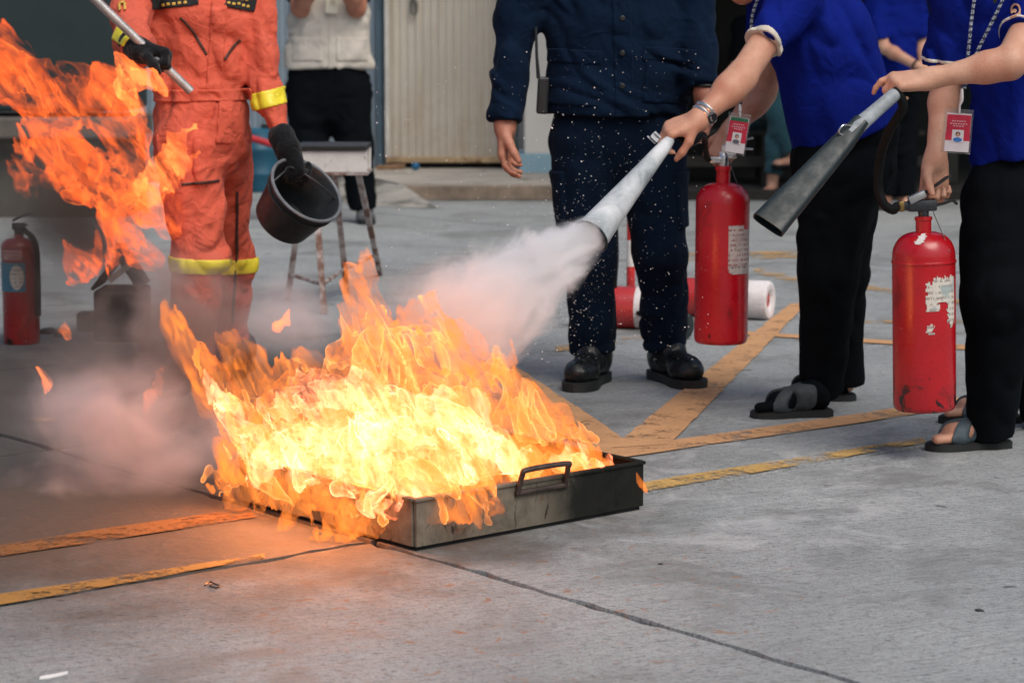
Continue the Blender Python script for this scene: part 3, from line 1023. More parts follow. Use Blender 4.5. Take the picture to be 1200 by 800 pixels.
tongue((340, 540, 5.1, .065), (282, 498, 5.08, .060), (250, 452, 5.05, .050), (230, 412, 5.05, .036), (217, 385, 5.05, .022), (207, 364, 5.05, .009))
tongue((320, 520, 5.12, .060), (270, 485, 5.08, .046), (243, 445, 5.06, .032), (228, 402, 5.05, .014), (232, 384, 5.05, .005))
tongue((325, 500, 5.14, .055), (296, 458, 5.12, .036), (274, 422, 5.10, .020), (262, 398, 5.10, .007))
tongue((282, 505, 5.08, .04), (266, 540, 5.02, .022), (262, 568, 4.98, .007))
tongue((370, 480, 5.2, .06), (345, 445, 5.2, .032), (325, 432, 5.2, .010))
tongue((300, 545, 5.06, .045), (330, 585, 5.0, .028), (340, 602, 4.96, .007))
tongue((390, 560, 4.95, .05), (415, 598, 4.88, .028), (432, 622, 4.82, .010))
tongue((440, 570, 4.88, .05), (492, 592, 4.80, .030), (512, 612, 4.77, .010))
tongue((520, 565, 4.86, .04), (555, 588, 4.86, .016), (585, 583, 4.88, .005))
tongue((640, 535, 5.06, .026), (668, 548, 5.04, .018), (700, 552, 5.08, .008))
tongue((700, 545, 5.10, .012), (738, 552, 5.12, .006), (749, 575, 5.11, .003))
rs_ = random.Random(8)
for j in range(11):
    v = .03 + .094 * j; r = rs_.uniform(.018, .030); z1 = rs_.uniform(.035, .085); o = rs_.uniform(.0, .05)
    prims.extend(chain([PAN(.10, v, .15), PAN(-.01, v + .01, .130), PAN(-.05 - o, v + .03, z1 + .02), PAN(-.065 - o, v + .07, z1 - .012), PAN(-.06 - o, v + .11, z1 - .03)], [.05, r + .012, r * .8, r * .4, .003]))
for u, z1, r in ((.07, .060, .028), (.17, .045, .026), (.28, .055, .024)):
    prims.extend(chain([PAN(u, .10, .15), PAN(u + .01, -.02, .12), PAN(u + .03, -.045, z1), PAN(u + .06, -.05, z1 - .01)], [.05, r, r * .5, .003]))
ENV = Union(prims, 0.035)

def draught(p, amp, f, seed):
    """turbulent displacement, stretched upwards and to the left like the draught that drives the fire"""
    q = (p - p.mean(0) * 0) @ FLOW.T
    q = q * np.array((f, f, f * 0.36), np.float32)
    return np.stack([fbm(q, 3, seed), fbm(q, 3, seed + 9), fbm(q, 2, seed + 21) * 0.8], 1) * amp
fl = unit(V(-0.42, -0.12, 1.0)); fx = unit(np.cross(V(0, 1, 0), fl)); fy = np.cross(fl, fx)
FLOW = np.array([fx, fy, fl], np.float32)

def flame_field(env, amp=0.05, f=8.0, fine=0.010, ff=38.0, seed=1, shrink=0.0):
    def fn(p):
        w = draught(p, amp, f, seed)
        w2 = draught(p, amp * 0.42, f * 2.7, seed + 40)
        w3 = draught(p, amp * 0.20, f * 6.0, seed + 80)
        d = env((p + w + w2 + w3).astype(np.float32))
        q = (p @ FLOW.T) * np.array((ff, ff, ff * 0.4), np.float32)
        n = fbm(q + w * 20, 2, seed + 60)
        return d + shrink + fine * (np.abs(n) * 2.2 - 0.7)
    lo, hi = env.box()
    return Fld(fn, lo - amp, hi + amp)

def cells(env, shrink, freq, width, seed, amp=0.05):
    """curled sheets of burning gas inside the fire"""
    def fn(p):
        w = draught(p, amp, 9.0, seed)
        d = env((p + w * 0.8).astype(np.float32)) + shrink
        q = (p + w * 1.3) @ FLOW.T * np.array((freq, freq, freq * 0.36), np.float32)
        n = fbm(q, 3, seed + 5)
        return np.maximum(d, (np.abs(n) - width) / freq * 0.55)
    lo, hi = env.box()
    return Fld(fn, lo - amp, hi + amp)

FIRE = thing("pan_fire", "large bright yellow and orange fire blazing out of the steel pan", "fire", tuple(PAN(.5, .5, 0.06)))
sdir = (0, math.radians(22), math.radians(-15))
M_F1 = flame_mat("flame_outer", (1.0, 0.15, 0.017), (1.15, 0.30, 0.048), 1.15, 0.42, 1.2, sdir, face=.60, soft=.75, lo=.36, hi=.66, emin=.12)
M_F2 = flame_mat("flame_middle", (1.3, 0.32, 0.05), (1.4, 0.58, 0.18), 1.2, 0.55, 1.0, sdir, (14, 14, 4), face=.38, edge=.38, emin=.02, lo=.40, hi=.62)
M_F3 = flame_mat("flame_inner", (2.4, 0.44, 0.11), (2.6, 0.66, 0.32), 1.35, 0.60, 1.1, sdir, (16, 16, 4.5), face=.58, soft=.8, emin=.02, lo=.40, hi=.64)
M_F4 = flame_mat("flame_inner_sheet", (2.4, 0.52, 0.17), (2.6, 0.76, 0.42), 1.7, 0.68, 1.1, sdir, (16, 16, 4.5), face=.38, edge=.36, emin=.02, lo=.40, hi=.62)
fobj("flame_envelope", flame_field(ENV, seed=1), 0.0048, M_F1, FIRE, 1, keep=60)
fobj("flame_sheet", cells(ENV, 0.012, 13.0, 0.16, 3), 0.0050, M_F2, FIRE, 1, keep=80)
prims = []
tongue((330, 535, 5.06, .05), (420, 530, 4.98, .07), (520, 540, 4.93, .07), (600, 548, 5.0, .035))
tongue((340, 480, 5.2, .06), (430, 490, 5.15, .08), (530, 500, 5.15, .065), (600, 530, 5.1, .03))
tongue((290, 505, 5.08, .028), (262, 470, 5.06, .018), (245, 440, 5.05, .008))
tongue((650, 538, 5.08, .02), (715, 540, 5.1, .012))
for v in (.1, .3, .5, .7): prims.append(Cap(PAN(.06, v, .13), PAN(-.04, v + .05, .10), .034, .018))
CORE = Union(prims, 0.03)
fobj("flame_core", flame_field(CORE, 0.05, 9.0, 0.014, 34.0, 7), 0.0052, M_F3, FIRE, 1, keep=60)
fobj("flame_core", cells(CORE, 0.0, 17.0, 0.20, 12), 0.0055, M_F4, FIRE, 1, keep=80)

# the light that the fire itself throws on the concrete, the pan and the smoke
for u, v, z, pw in ((-.03, .30, .180, 13.0), (-.03, .78, .190, 18.0)):
    L = bpy.data.lights.new("fire_glow", 'POINT')
    L.energy = pw; L.color = (1.0, 0.30, 0.075); L.shadow_soft_size = 0.09
    o = bpy.data.objects.new("fire_glow", L); COL.objects.link(o)
    o.parent = FIRE
    o.location = tuple(PAN(u, v, z) - np.array(FIRE.location))
# ------------------------------------------------------------------ people: shared builders
def frame(f, n):
    f = unit(f); n = unit(n - f * np.dot(f, n))
    return f, n

def hand_prims(wr, f, n, t, s=1.0, curl=(20, 25, 20), thumb=(0.6, 0.7, 0.35), tbend=0.35, spread=1.0, fat=1.0, curls=None):
    """palm and five fingers; f towards the knuckles, n out of the palm, t towards the thumb side"""
    f, n = frame(np.asarray(f, float), np.asarray(n, float))
    t = unit(t - f * np.dot(f, t) - n * np.dot(n, t))
    wr = np.asarray(wr, float)
    offs = (0.029, 0.0095, -0.0105, -0.029)
    klen = (0.088, 0.092, 0.088, 0.080)
    Ls = (0.070, 0.078, 0.072, 0.056)
    rr = (0.0090, 0.0092, 0.0088, 0.0078)
    palm, fingers = [], []
    for i in range(4):
        k = wr + (f * klen[i] + t * offs[i] + n * (-0.002 if i in (1, 2) else 0.001)) * s
        palm.append(Cap(wr + (f * 0.012 + t * offs[i] * 0.62) * s, k, 0.0145 * s * fat, 0.0115 * s * fat))
        c = curls[i] if curls else curl
        a, p = 0.0, k
        r = rr[i] * s * fat
        for j, fr in enumerate((0.46, 0.30, 0.24)):
            a += math.radians(c[j] + (i - 1.5) * 2.5)
            d = unit(f * math.cos(a) + n * math.sin(a) + t * offs[i] * spread * 2.2 * max(0, math.cos(a)))
            q = p + d * Ls[i] * fr * s
            fingers.append((i, Cap(p, q, r, r * 0.92)))
            p, r = q, r * 0.90
    groups = [Union([c for i, c in fingers if i == g], 0.004) for g in range(4)]
    b = wr + (f * 0.026 + t * 0.024 + n * 0.006) * s
    d = unit(f * thumb[0] + t * thumb[1] + n * thumb[2])
    q1 = b + d * 0.040 * s
    d2 = unit(d * (1 - tbend) + (f * 0.9 + n * 0.5 - t * 0.25) * tbend)
    q2 = q1 + d2 * 0.033 * s
    d3 = unit(d2 * (1 - tbend) + (f * 0.8 + n * 0.6 - t * 0.35) * tbend)
    q3 = q2 + d3 * 0.024 * s
    th = Union([Cap(b, q1, 0.0150 * s * fat, 0.0118 * s * fat), Cap(q1, q2, 0.0112 * s * fat, 0.0102 * s * fat), Cap(q2, q3, 0.0102 * s * fat, 0.0078 * s * fat)], 0.006)
    pm = Union(palm + [Cap(wr + (f * 0.02 + t * 0.018 + n * 0.008) * s, wr + (f * 0.055 + t * 0.024 + n * 0.007) * s, 0.015 * s * fat, 0.011 * s * fat),
                       Cap(wr + (f * 0.02 - t * 0.018 + n * 0.006) * s, wr + (f * 0.06 - t * 0.025 + n * 0.004) * s, 0.014 * s * fat, 0.011 * s * fat)], 0.014)
    out = pm
    for g in groups + [th]:
        out = Union([out, g], 0.007)
    return out

def arm_prims(sh, el, wr, rs=(0.050, 0.041, 0.043, 0.026)):
    sh, el, wr = map(np.asarray, (sh, el, wr))
    mid = el + (wr - el) * 0.28
    return Union([Cap(sh, el, rs[0], rs[1]), Cap(el, mid, rs[1] * 0.97, rs[2]), Cap(mid, wr, rs[2], rs[3]), Cap(wr, wr + (wr - el) * 0.06, rs[3], rs[3] * 0.95)], 0.025)

def leg_prims(hp, kn, an, rs=(0.085, 0.058, 0.058, 0.038)):
    mid = kn + (an - kn) * 0.3
    return Union([Cap(hp, kn, rs[0], rs[1]), Cap(kn, mid, rs[1], rs[2]), Cap(mid, an, rs[2], rs[3])], 0.03)

SLIM = (.078, .048, .044, .035)
def foot_prims(heel, d, L=0.222, toes=True):
    """bare foot standing with its sole at heel z; d = direction it points"""
    d = unit(V(d[0], d[1], 0)); s = V(-d[1], d[0], 0); z = V(0, 0, 1)
    h = np.asarray(heel, float)
    q = L / .245
    P = [Cap(h + d * .028 + z * .028, h + d * .065 * q + z * .032, .027, .028),
         Cap(h + d * .055 * q + z * .052, h + d * .160 * q + z * .022, .031, .021),
         Cap(h + d * .160 * q + z * .018 + s * .019, h + d * .160 * q + z * .018 - s * .019, .020, .020),
         Cap(h + d * .095 * q + z * .022 - s * .013, h + d * .160 * q + z * .018 - s * .025, .021, .017)]
    F = Union(P, .03)
    if toes:
        T = []
        for i, (o, ln, r) in enumerate(((.027, .245, .0120), (.009, .240, .0095), (-.007, .230, .0090), (-.021, .219, .0085), (-.033, .206, .0080))):
            T.append(Cap(h + d * .165 * q + s * o * .9 + z * .014, h + d * (ln * q - r) + s * o + z * (r + .001), r * 1.0, r))
        F = Union([F, Union(T, .003)], .009)
    return F

def head_prims(c, fwd, up=V(0, 0, 1), s=1.0):
    """head centred on c, looking along fwd"""
    fwd = unit(fwd); up = unit(up - fwd * np.dot(fwd, up)); r = np.cross(fwd, up)
    R = np.array([r, fwd, up])
    P = lambda x, y, z: c + (r * x + fwd * y + up * z) * s
    sk = Union([Ell(P(0, -.012, .028), (.074 * s, .094 * s, .088 * s), R), Ell(P(0, .018, -.048), (.056 * s, .066 * s, .068 * s), R),
                Cap(P(0, .052, -.092), P(0, .050, -.094), .022 * s)], .04 * s)
    feat = Union([Cap(P(0, .078, .012), P(0, .100, -.026), .009 * s, .013 * s), Cap(P(-.013, .085, -.032), P(.013, .085, -.032), .008 * s),
                  Cap(P(-.020, .078, -.060), P(.020, .078, -.060), .0085 * s), Cap(P(-.016, .077, -.072), P(.016, .077, -.072), .009 * s),
                  Cap(P(-.045, .068, .022), P(-.015, .077, .024), .009 * s), Cap(P(.045, .068, .022), P(.015, .077, .024), .009 * s),
                  Ell(P(-.032, .066, .004), (.016 * s, .014 * s, .011 * s), R), Ell(P(.032, .066, .004), (.016 * s, .014 * s, .011 * s), R)], .008 * s)
    ears = Union([Ell(P(-.077, -.008, -.005), (.011 * s, .020 * s, .032 * s), R), Ell(P(.077, -.008, -.005), (.011 * s, .020 * s, .032 * s), R)], .002)
    return Union([Union([sk, feat], .014 * s), ears], .006 * s), R

def hair_field(c, R, s, long=None):
    r, f, u = R
    shell = Ell(c + (-.018 * f + .034 * u) * s, (.084 * s, .100 * s, .094 * s), R)
    face = Ell(c + (.085 * f - .035 * u) * s, (.066 * s, .075 * s, .095 * s), R)
    strands = [shell] + (long or [])
    U = Union(strands, .03)
    def fn(p):
        q = (p - c) @ R.T
        return np.maximum(U(p), -face(p)) + .004 * noise(q * np.array((60, 60, 7)), 4)
    lo, hi = U.box()
    return Fld(fn, lo, hi)

def folds(field, a=0.006, f=9.0, seed=0, b=0.004, g=24.0, dirs=None):
    """hanging cloth: soft swells and sharper creases"""
    D = np.eye(3, dtype=np.float32) if dirs is None else np.asarray(dirs, np.float32)
    def fn(p):
        q = p @ D.T
        w = noise(q * f, seed)
        n2 = noise(q * g + w[:, None] * 0.9, seed + 5)
        return field(p) + a * w + b * (1 - 2.2 * np.abs(n2))
    lo, hi = field.box()
    return Fld(fn, lo, hi)

def footprint(L, w, n=28, flare=1.0):
    """outline of a sole: heel at 0, toe at L along x"""
    prof = [(0.0, 0.0), (0.02, .55), (0.07, .80), (0.16, .86), (0.35, .78), (0.5, .82), (0.68, 1.0), (0.80, .98), (0.90, .80), (0.965, .50), (1.0, 0.0)]
    up = [(x * L, y * w) for x, y in prof]
    up = spline([V(x, y, 0) for x, y in up], 4)
    lo = [V(p[0], -p[1], 0) for p in up[::-1][1:-1]]
    return list(up) + lo

def sole(name, heel, d, L, w, z0, z1, mat, parent):
    d = unit(V(d[0], d[1], 0)); s = V(-d[1], d[0], 0)
    pts = [np.asarray(heel) + d * p[0] + s * p[1] for p in footprint(L, w)]
    mb = MB(); mb.prism([(p[0], p[1]) for p in pts][::-1], z0, z1)
    return mb.build(name, mat, parent)

def boot_field(heel, d, ank, top, L=0.285):
    d = unit(V(d[0], d[1], 0)); s = V(-d[1], d[0], 0); z = V(0, 0, 1)
    h = np.asarray(heel, float)
    U = Union([Cap(h + d * .045 + z * .058, h + d * .10 + z * .060, .042, .043), Cap(h + d * .09 + z * .082, h + d * .20 + z * .052, .044, .036),
               Cap(h + d * .20 + z * .052 + s * .012, h + d * (L - .048) + z * .054, .040, .036, (z, .86)), Cap(h + d * .2 + z * .05 - s * .014, h + d * (L - .055) + z * .046 - s * .006, .038, .034, (z, .86)),
               Cap(h + d * .055 + z * .08, top, .050, .056)], .03)
    lo, hi = U.box()
    def fn(p):
        dd = np.maximum(U(p), 0.026 - p[:, 2])
        return dd + .0022 * noise(p * 32, 3) + .0014 * noise(p * 70, 5)
    return Fld(fn, lo, hi)

def boots(root, heel, d, top, mats, lace=True):
    U = boot_field(heel, d, None, top)
    b = fobj("boot", U, .004, mats[0], root, 1)
    d = unit(V(d[0], d[1], 0)); s = V(-d[1], d[0], 0); h = np.asarray(heel)
    sole("boot_sole", h - d * .004, d, .297, .054, 0.0, .028, mats[1], b)
    if lace:
        mb = MB()
        for k in range(4):
            c = h + d * (.115 + .022 * k) + V(0, 0, .135 - .018 * k)
            mb.tube([c - s * .024 - V(0, 0, .012), c + V(0, 0, .004), c + s * .024 - V(0, 0, .012)], .0028, 6)
        mb.build("bootlace", mats[1], b)
    return U

M_BLKLEATHER = surf("black_leather", (0.006, 0.0075, 0.008), 0.33, 0.3, 20, 0.25, 90, rvar=0.1, spec=0.4, dirt=(0.025, 0.026, 0.026, 1), dscale=14, dlo=0.6, dhi=0.75)
M_RUBBER = surf("black_rubber", (0.009, 0.011, 0.011), 0.65, 0.3, 20, 0.2, 90)
M_NAVY = cloth("navy_twill", (0.0026, 0.0100, 0.027), 0.85, 0.45, 7, 0.02)
M_NAVYP = cloth("dark_navy_twill", (0.0025, 0.0080, 0.020), 0.88, 0.3, 7, 0.02)
M_BLACKP = cloth("black_trouser_cloth", (0.0030, 0.0045, 0.0060), 0.9, 0.18, 7, 0.0)
M_POLO = cloth("royal_blue_knit", (0.0035, 0.012, 0.165), 0.85, 0.4, 7, 0.0)
M_WHITEK = cloth("cream_rib_knit", (0.62, 0.58, 0.50), 0.9, 0.2, 30)
M_ORSUIT = cloth("orange_fire_cloth", (0.60, 0.118, 0.072), 0.8, 0.6, 8, 0.03, grime=.35)
M_REFL = surf("yellow_reflective_tape", (0.72, 0.62, 0.03), 0.45, 0.15, 12, 0.1, 80)
M_GLOVE = cloth("black_knit_glove", (0.008, 0.010, 0.012), 0.9, 0.4, 30)
M_BEIGEV = cloth("beige_vest_cloth", (0.50, 0.46, 0.40), 0.9, 0.25, 7, 0.03)
M_SKIN1 = skin("tan_skin", (0.56, 0.315, 0.215))
M_SKIN2 = skin("light_tan_skin", (0.60, 0.36, 0.25))
M_SKIN3 = skin("ruddy_skin", (0.46, 0.22, 0.145))
M_HAIR = surf("black_hair", (0.008, 0.007, 0.007), 0.45, 0.3, 60, 0.4, 200)
M_STEEL = surf("bright_steel", (0.62, 0.62, 0.61), 0.3, 0.1, 40, 0.05, 100, metal=1.0)
M_DKMETAL = surf("dark_metal", (0.05, 0.055, 0.06), 0.4, 0.3, 40, 0.05, 100, metal=0.7)
M_PLBLACK = surf("black_plastic", (0.011, 0.014, 0.015), 0.42, 0.25, 30, 0.08, 90)
M_WHITEP = surf("white_plastic", (0.78, 0.78, 0.76), 0.4, 0.05, 30)

def box_region(c, h, R=None, r=0.004):
    return Box(c, h, R, r)
CAMR = np.array([V(1, 0, 0), V(0, 1, 0), V(0, 0, 1)])
def tilt(a):
    a = math.radians(a)
    return np.array([V(math.cos(a), 0, math.sin(a)), V(0, 1, 0), V(-math.sin(a), 0, math.cos(a))])

def strip(pts, depth, half):
    B = []
    for a, b in zip(pts[:-1], pts[1:]):
        t = unit(b - a); y = unit(V(0, 1, 0) - t * t[1]); B.append(Box((a + b) / 2, (np.linalg.norm(b - a) / 2 + half * .6, depth, half), np.array([t, y, np.cross(t, y)]), .001))
    return Union(B, 0)

# ------------------------------------------------------------------ man in navy uniform
def navy_man():
    D = 7.0
    root = thing("person", "man in dark navy jacket and trousers with black boots standing behind the nozzle spray", "person", (W(725, 449, D)[0], D, 0))
    w = lambda x, y, d=D: W(x, y, d)
    # jacket
    torso = Union([Cap(w(720, 134), w(720, 30), .226, .196, (V(0, 1, 0), .60), cut_a=True), Cap(w(720, 30), w(718, -70), .196, .170, (V(0, 1, 0), .58)),
                   Cap(w(640, -84), w(800, -84), .070, .070), Cap(w(718, -95), w(718, -112), .085, .07)], .05)
    sl = Union([Cap(w(632, -80), w(606, 22), .080, .066), Cap(w(606, 22), w(593, 144, 6.93), .065, .0575, cut_b=True)], .03)
    sr = Union([Cap(w(806, -80), w(815, 20), .080, .064), Cap(w(815, 20), w(824, 104, 6.92), .064, .054, cut_b=True)], .03)
    jk0 = Union([torso, sl, sr], .028)
    jk = folds(jk0, .008, 7.0, 3, .0075, 12.0, [(1, 0, .6), (0, 1, 0), (.3, 0, 1.25)])
    j = fobj("jacket", jk, .0062, M_NAVY, root, 1)
    # placket, pockets, collar as sewn-on pieces
    yF = D - .22
    def pk(nm, x, y, hx, hy, t, par, ang=0, m=M_NAVY):
        c = w(x, y); c[1] = yF + .06
        return fobj(nm, patch(jk, box_region(c, (hx / 386., .16, hy / 386.), tilt(ang)), t), .0036, m, par, 1, keep=-1)
    pk("front_placket", 727, 30, 11, 104, .006, j, 2)
    for x, y, a in ((672, 92, -3), (782, 90, -4)):
        p = pk("pocket", x, y, 29, 30, .0062, j, a)
        pk("pocket_flap", x, y - 26, 31, 8, .0105, p, a)
    pk("chest_pocket", 770, -28, 24, 22, .006, j, -2)
    for y in (-20, 22, 62, 100):
        c = w(727, y); c[1] = D - .128
        MB().lathe([(0.0001, -.004), (.0085, -.003), (.0085, .002), (.006, .004)], 12, c, np.array([V(1, 0, 0), V(0, 0, 1), V(0, -1, 0)])).build("jacket_button", M_PLBLACK, j)
    # trousers
    lg = Union([Cap(w(722, 108), w(722, 158), .198, .195, (V(0, 1, 0), .58)), Cap(w(684, 165), w(691, 300, 6.96), .108, .082), Cap(w(691, 300, 6.96), w(694, 412, 7.02), .080, .077, cut_b=True),
                Cap(w(763, 165), w(774, 300, 6.97), .110, .082), Cap(w(774, 300, 6.97), w(781, 404, 7.05), .080, .075, cut_b=True)], .03)
    def tf(p):
        z = p[:, 2]
        low = np.clip((0.42 - z) / .3, 0, 1)
        q = p * np.array((9, 9, 26), np.float32)
        return lg(p) + .006 * noise(p * 7, 8) + low * .0085 * (1 - 2 * np.abs(noise(q, 9))) + .004 * (1 - 2 * np.abs(noise(p * np.array((20, 20, 12)), 14)))
    lo, hi = lg.box()
    tr = fobj("trousers", Fld(tf, lo, hi), .0062, M_NAVYP, root, 1)
    pt = lambda nm, c, h, t, par, a=0: fobj(nm, patch(Fld(tf, lo, hi), box_region(c, h, tilt(a)), t), .004, M_NAVYP, par, 1, keep=-1)
    pt("cargo_pocket", w(806, 232), (.05, .09, .085), .010, tr, 2)
    pt("cargo_pocket", w(648, 232), (.04, .09, .085), .010, tr, 2)
    # boots
    boots(root, V(w(704, 440)[0], 7.08, 0), (-.32, -1, 0), w(694, 400, 7.0), (M_BLKLEATHER, M_RUBBER))
    boots(root, V(w(772, 437)[0], 7.12, 0), (.42, -1, 0), w(782, 396, 7.04), (M_BLKLEATHER, M_RUBBER))
    # body
    hd, R = head_prims(w(718, -168), V(0, -1, -.1))
    hl = hand_prims(w(592, 146, 6.93), V(-.02, -.12, -1), V(.9, -.25, .0), V(.25, -1, 0), 1.06, (22, 30, 25), (.75, .35, .45), .35, 0.3, 1.1)
    hr = hand_prims(w(826, 108, 6.92), V(.02, -.12, -1), V(-.9, -.3, 0), V(-.25, -1, 0), 1.06, (24, 32, 25), (.75, .4, .4), .35, 0.3, 1.1)
    body = Union([Union([Cap(w(720, 110), w(720, 10), .145, .15, (V(0, 1, 0), .65)), Cap(w(650, -84), w(790, -84), .055), Cap(w(718, -90), w(718, -150), .058, .055)], .05),
                  hd, arm_prims(w(634, -80), w(606, 22), w(592, 146, 6.93), (.050, .036, .036, .029)), hl, arm_prims(w(805, -80), w(815, 20), w(826, 108, 6.92), (.050, .036, .036, .029)), hr,
                  leg_prims(w(688, 160), w(691, 300, 6.97), w(694, 420, 7.02), SLIM), leg_prims(w(758, 160), w(774, 300, 6.98), w(782, 412, 7.05), SLIM)], .015)
    fobj("body", body, .0042, M_SKIN3, root, 1)
    fobj("hair", hair_field(w(718, -168), R, 1.0), .006, M_HAIR, root, 1)
    MB().tube(spline([w(826, 100, 6.92) + .033 * V(math.cos(t), math.sin(t), 0) for t in np.linspace(0, 6.283, 9)], 4), .006, 8).build("watch_strap", M_PLBLACK, root)
    # radio clipped at the hip
    rd = thing("handheld_radio", "black handheld radio with tall antenna on the hip of the man in navy", "radio", tuple(w(634, 134, 6.92)))
    MB().box(w(636, 112, 6.93), (.017, .022, .055), tilt(-3), bev=.006).build("radio_body", M_PLBLACK, rd, smooth=False)
    MB().tube([w(631, 92, 6.93), w(629, 66, 6.93), w(628, 32, 6.94)], [.006, .0045, .004], 8).build("antenna", M_PLBLACK, rd)
    MB().lathe([(.007, 0), (.0075, .012), (.005, .015)], 12, w(639, 97, 6.93)).build("volume_knob", M_PLBLACK, rd)
navy_man()

# ------------------------------------------------------------------ firefighter
def firefighter():
    D = 6.9
    w = lambda x, y, d=D: W(x, y, d)
    root = thing("person", "firefighter in orange coverall with yellow bands holding a pole and a black bucket", "person", (w(230, 455)[0], D, 0))
    torso = Union([Cap(w(236, 118), w(236, 20), .148, .160, (V(0, 1, 0), .72)), Cap(w(236, 20), w(233, -50), .162, .15, (V(0, 1, 0), .68)), Cap(w(182, -62), w(284, -62), .075, .07), Cap(w(232, -70), w(231, -85), .07, .065)], .05)
    al = Union([Cap(w(172, -58), w(153, 20, 6.78), .075, .066), Cap(w(153, 20, 6.78), w(160, 62, 6.58), .063, .048, cut_b=True)], .03)
    ar = Union([Cap(w(290, -58), w(306, 62, 6.88), .072, .052), Cap(w(306, 62, 6.88), w(316, 118, 6.84), .050, .052), Cap(w(316, 118, 6.84), w(334, 170, 6.78), .050, .039, cut_b=True)], .03)
    legs = Union([Cap(w(236, 110), w(236, 160), .148, .15, (V(0, 1, 0), .75)), Cap(w(222, 165, 6.86), w(231, 300, 6.82), .112, .082), Cap(w(231, 300, 6.82), w(222, 432, 6.88), .082, .074, cut_b=True),
                  Cap(w(262, 165, 6.98), w(274, 305, 7.12), .098, .062), Cap(w(274, 305, 7.12), w(266, 415, 7.26), .062, .066, cut_b=True)], .03)
    su0 = Union([torso, al, ar, legs], .025)
    def sf(p):
        z = p[:, 2]
        waist = np.exp(-((z - w(236, 112)[2]) / .022) ** 2)
        return su0(p) + .008 * noise(p * np.array((7, 7, 5)), 21) + .0095 * (1 - 2.3 * np.abs(noise(p * np.array((11, 11, 7)) + noise(p * 5, 4)[:, None] * 1.3, 22))) + .004 * (1 - 2.3 * np.abs(noise(p * np.array((26, 26, 15)) + noise(p * 8, 6)[:, None], 23))) + .010 * waist + .0025 * noise(p * 45, 5)
    lo, hi = su0.box()
    su = Fld(sf, lo, hi)
    o = fobj("coverall", su, .0064, M_ORSUIT, root, 1)
    def pc(nm, x, y, d, hx, hy, t, par, m, a=0, hyd=.12):
        return fobj(nm, patch(su, box_region(w(x, y, d), (hx / 391., hyd, hy / 391.), tilt(a)), t), .0036, m, par, 1, keep=-1)
    pc("waistband", 236, 111, D, 62, 7, .009, o, M_ORSUIT, 1, .2)
    pc("front_placket", 256, 28, 6.8, 9, 76, .006, o, M_ORSUIT, -5)
    pc("front_placket", 264, 142, 6.8, 8, 26, .006, o, M_ORSUIT, -4)
    pc("knee_band", 231, 311, 6.8, 38, 9, .005, o, M_REFL, -3, .13)
    pc("knee_band", 276, 311, 7.14, 36, 9, .005, o, M_REFL, 3, .1)
    pc("sleeve_band", 314, 116, 6.84, 28, 10, .005, o, M_REFL, 14, .1)
    pc("cuff_band", 158, 50, 6.62, 26, 8, .005, o, M_REFL, -25, .09)
    M_PATCH = surf("black_badge_cloth", (0.012, 0.014, 0.016), 0.9, 0.3, 30)
    M_GOLD = surf("gold_thread", (0.55, 0.36, 0.06), 0.6, 0.2, 60)
    def badge(nm, x, y, hx, hy, a, letters):
        b = pc(nm, x, y, 6.8, hx, hy, .006, o, M_PATCH, a, .10)
        R = tilt(a)
        for dx, dz, lx, lz in letters:
            c = w(x, y, 6.8) + R[0] * dx / 391. + R[2] * dz / 391.
            fobj("gold_lettering", patch(su, Box(c, (lx / 391., .1, lz / 391.), R, .0006), .0085), .0016, M_GOLD, b, 0, keep=-1)
    rr = random.Random(3)
    badge("chest_badge", 206, -2, 26, 11, 6, [(-15 + 6.5 * k, -6.2 + rr.uniform(-.8, .8), 2.0, 1.6) for k in range(5)])
    badge("chest_badge", 281, -1, 18, 12, -12, [(-11 + 5.2 * k, -6.0 + rr.uniform(-.8, .8), 1.7, 1.5) for k in range(5)] + [(-8 + 5 * k, 0.5, 1.7, 1.4) for k in range(4)])
    badge("sleeve_badge", 149, 8, 9, 12, 8, [(-1, -6, 4, 1.5), (-3, 0, 1.4, 4), (3, 0, 1.4, 4), (0, 5, 3, 1.3)])
    # zips and studs
    mb = MB(); a, b = w(229, 25, 6.76), w(240, 64, 6.76)
    M_ZIP = surf("dark_zip", (0.05, 0.02, 0.015), 0.6)
    for nm, q in (("chest_zip", ((210, 22), (240, 64))), ("chest_zip", ((278, 48), (262, 70)))):
        fobj(nm, patch(su, strip([w(q[0][0] + (q[1][0] - q[0][0]) * t, q[0][1] + (q[1][1] - q[0][1]) * t ** 1.3, 6.76) for t in np.linspace(0, 1, 7)], .10, .0042), .0050), .0022, M_ZIP, o, 0, keep=-1)
    fobj("thigh_zip", patch(su, strip([w(214, 216, 6.76), w(254, 213, 6.76)], .10, .004), .0050), .0022, M_ZIP, o, 0, keep=-1)
    fobj("side_zip", patch(su, strip([w(277, 228, 6.95), w(275, 300, 7.0), w(270, 385, 7.1)], .14, .0042), .0050), .0024, M_ZIP, o, 0, keep=-1)
    for x, y in ((249, 26), (263, 128)):
        u = Cap(w(x, y, 6.6), w(x, y, 6.9), .0075)
        fobj("stud", patch(su, u, .009), .0024, M_ORSUIT, o, 0, keep=-1)
    boots(root, V(w(224, 452)[0], 6.97, 0), (-.25, -1, 0), w(222, 420, 6.9), (M_BLKLEATHER, M_RUBBER), False)
    boots(root, V(w(266, 440)[0], 7.32, 0), (-.1, -1, 0), w(266, 405, 7.26), (M_BLKLEATHER, M_RUBBER), False)
    # gloves
    gl = Union([hand_prims(w(160, 58, 6.57), V(.92, -.12, -.22), V(.1, -.45, -.85), V(-.25, -.85, .45), 1.0, (72, 85, 55), (.6, .45, .75), .55, .2, 1.3), Cap(w(154, 51, 6.6), w(164, 60, 6.56), .038, .036)], .02)
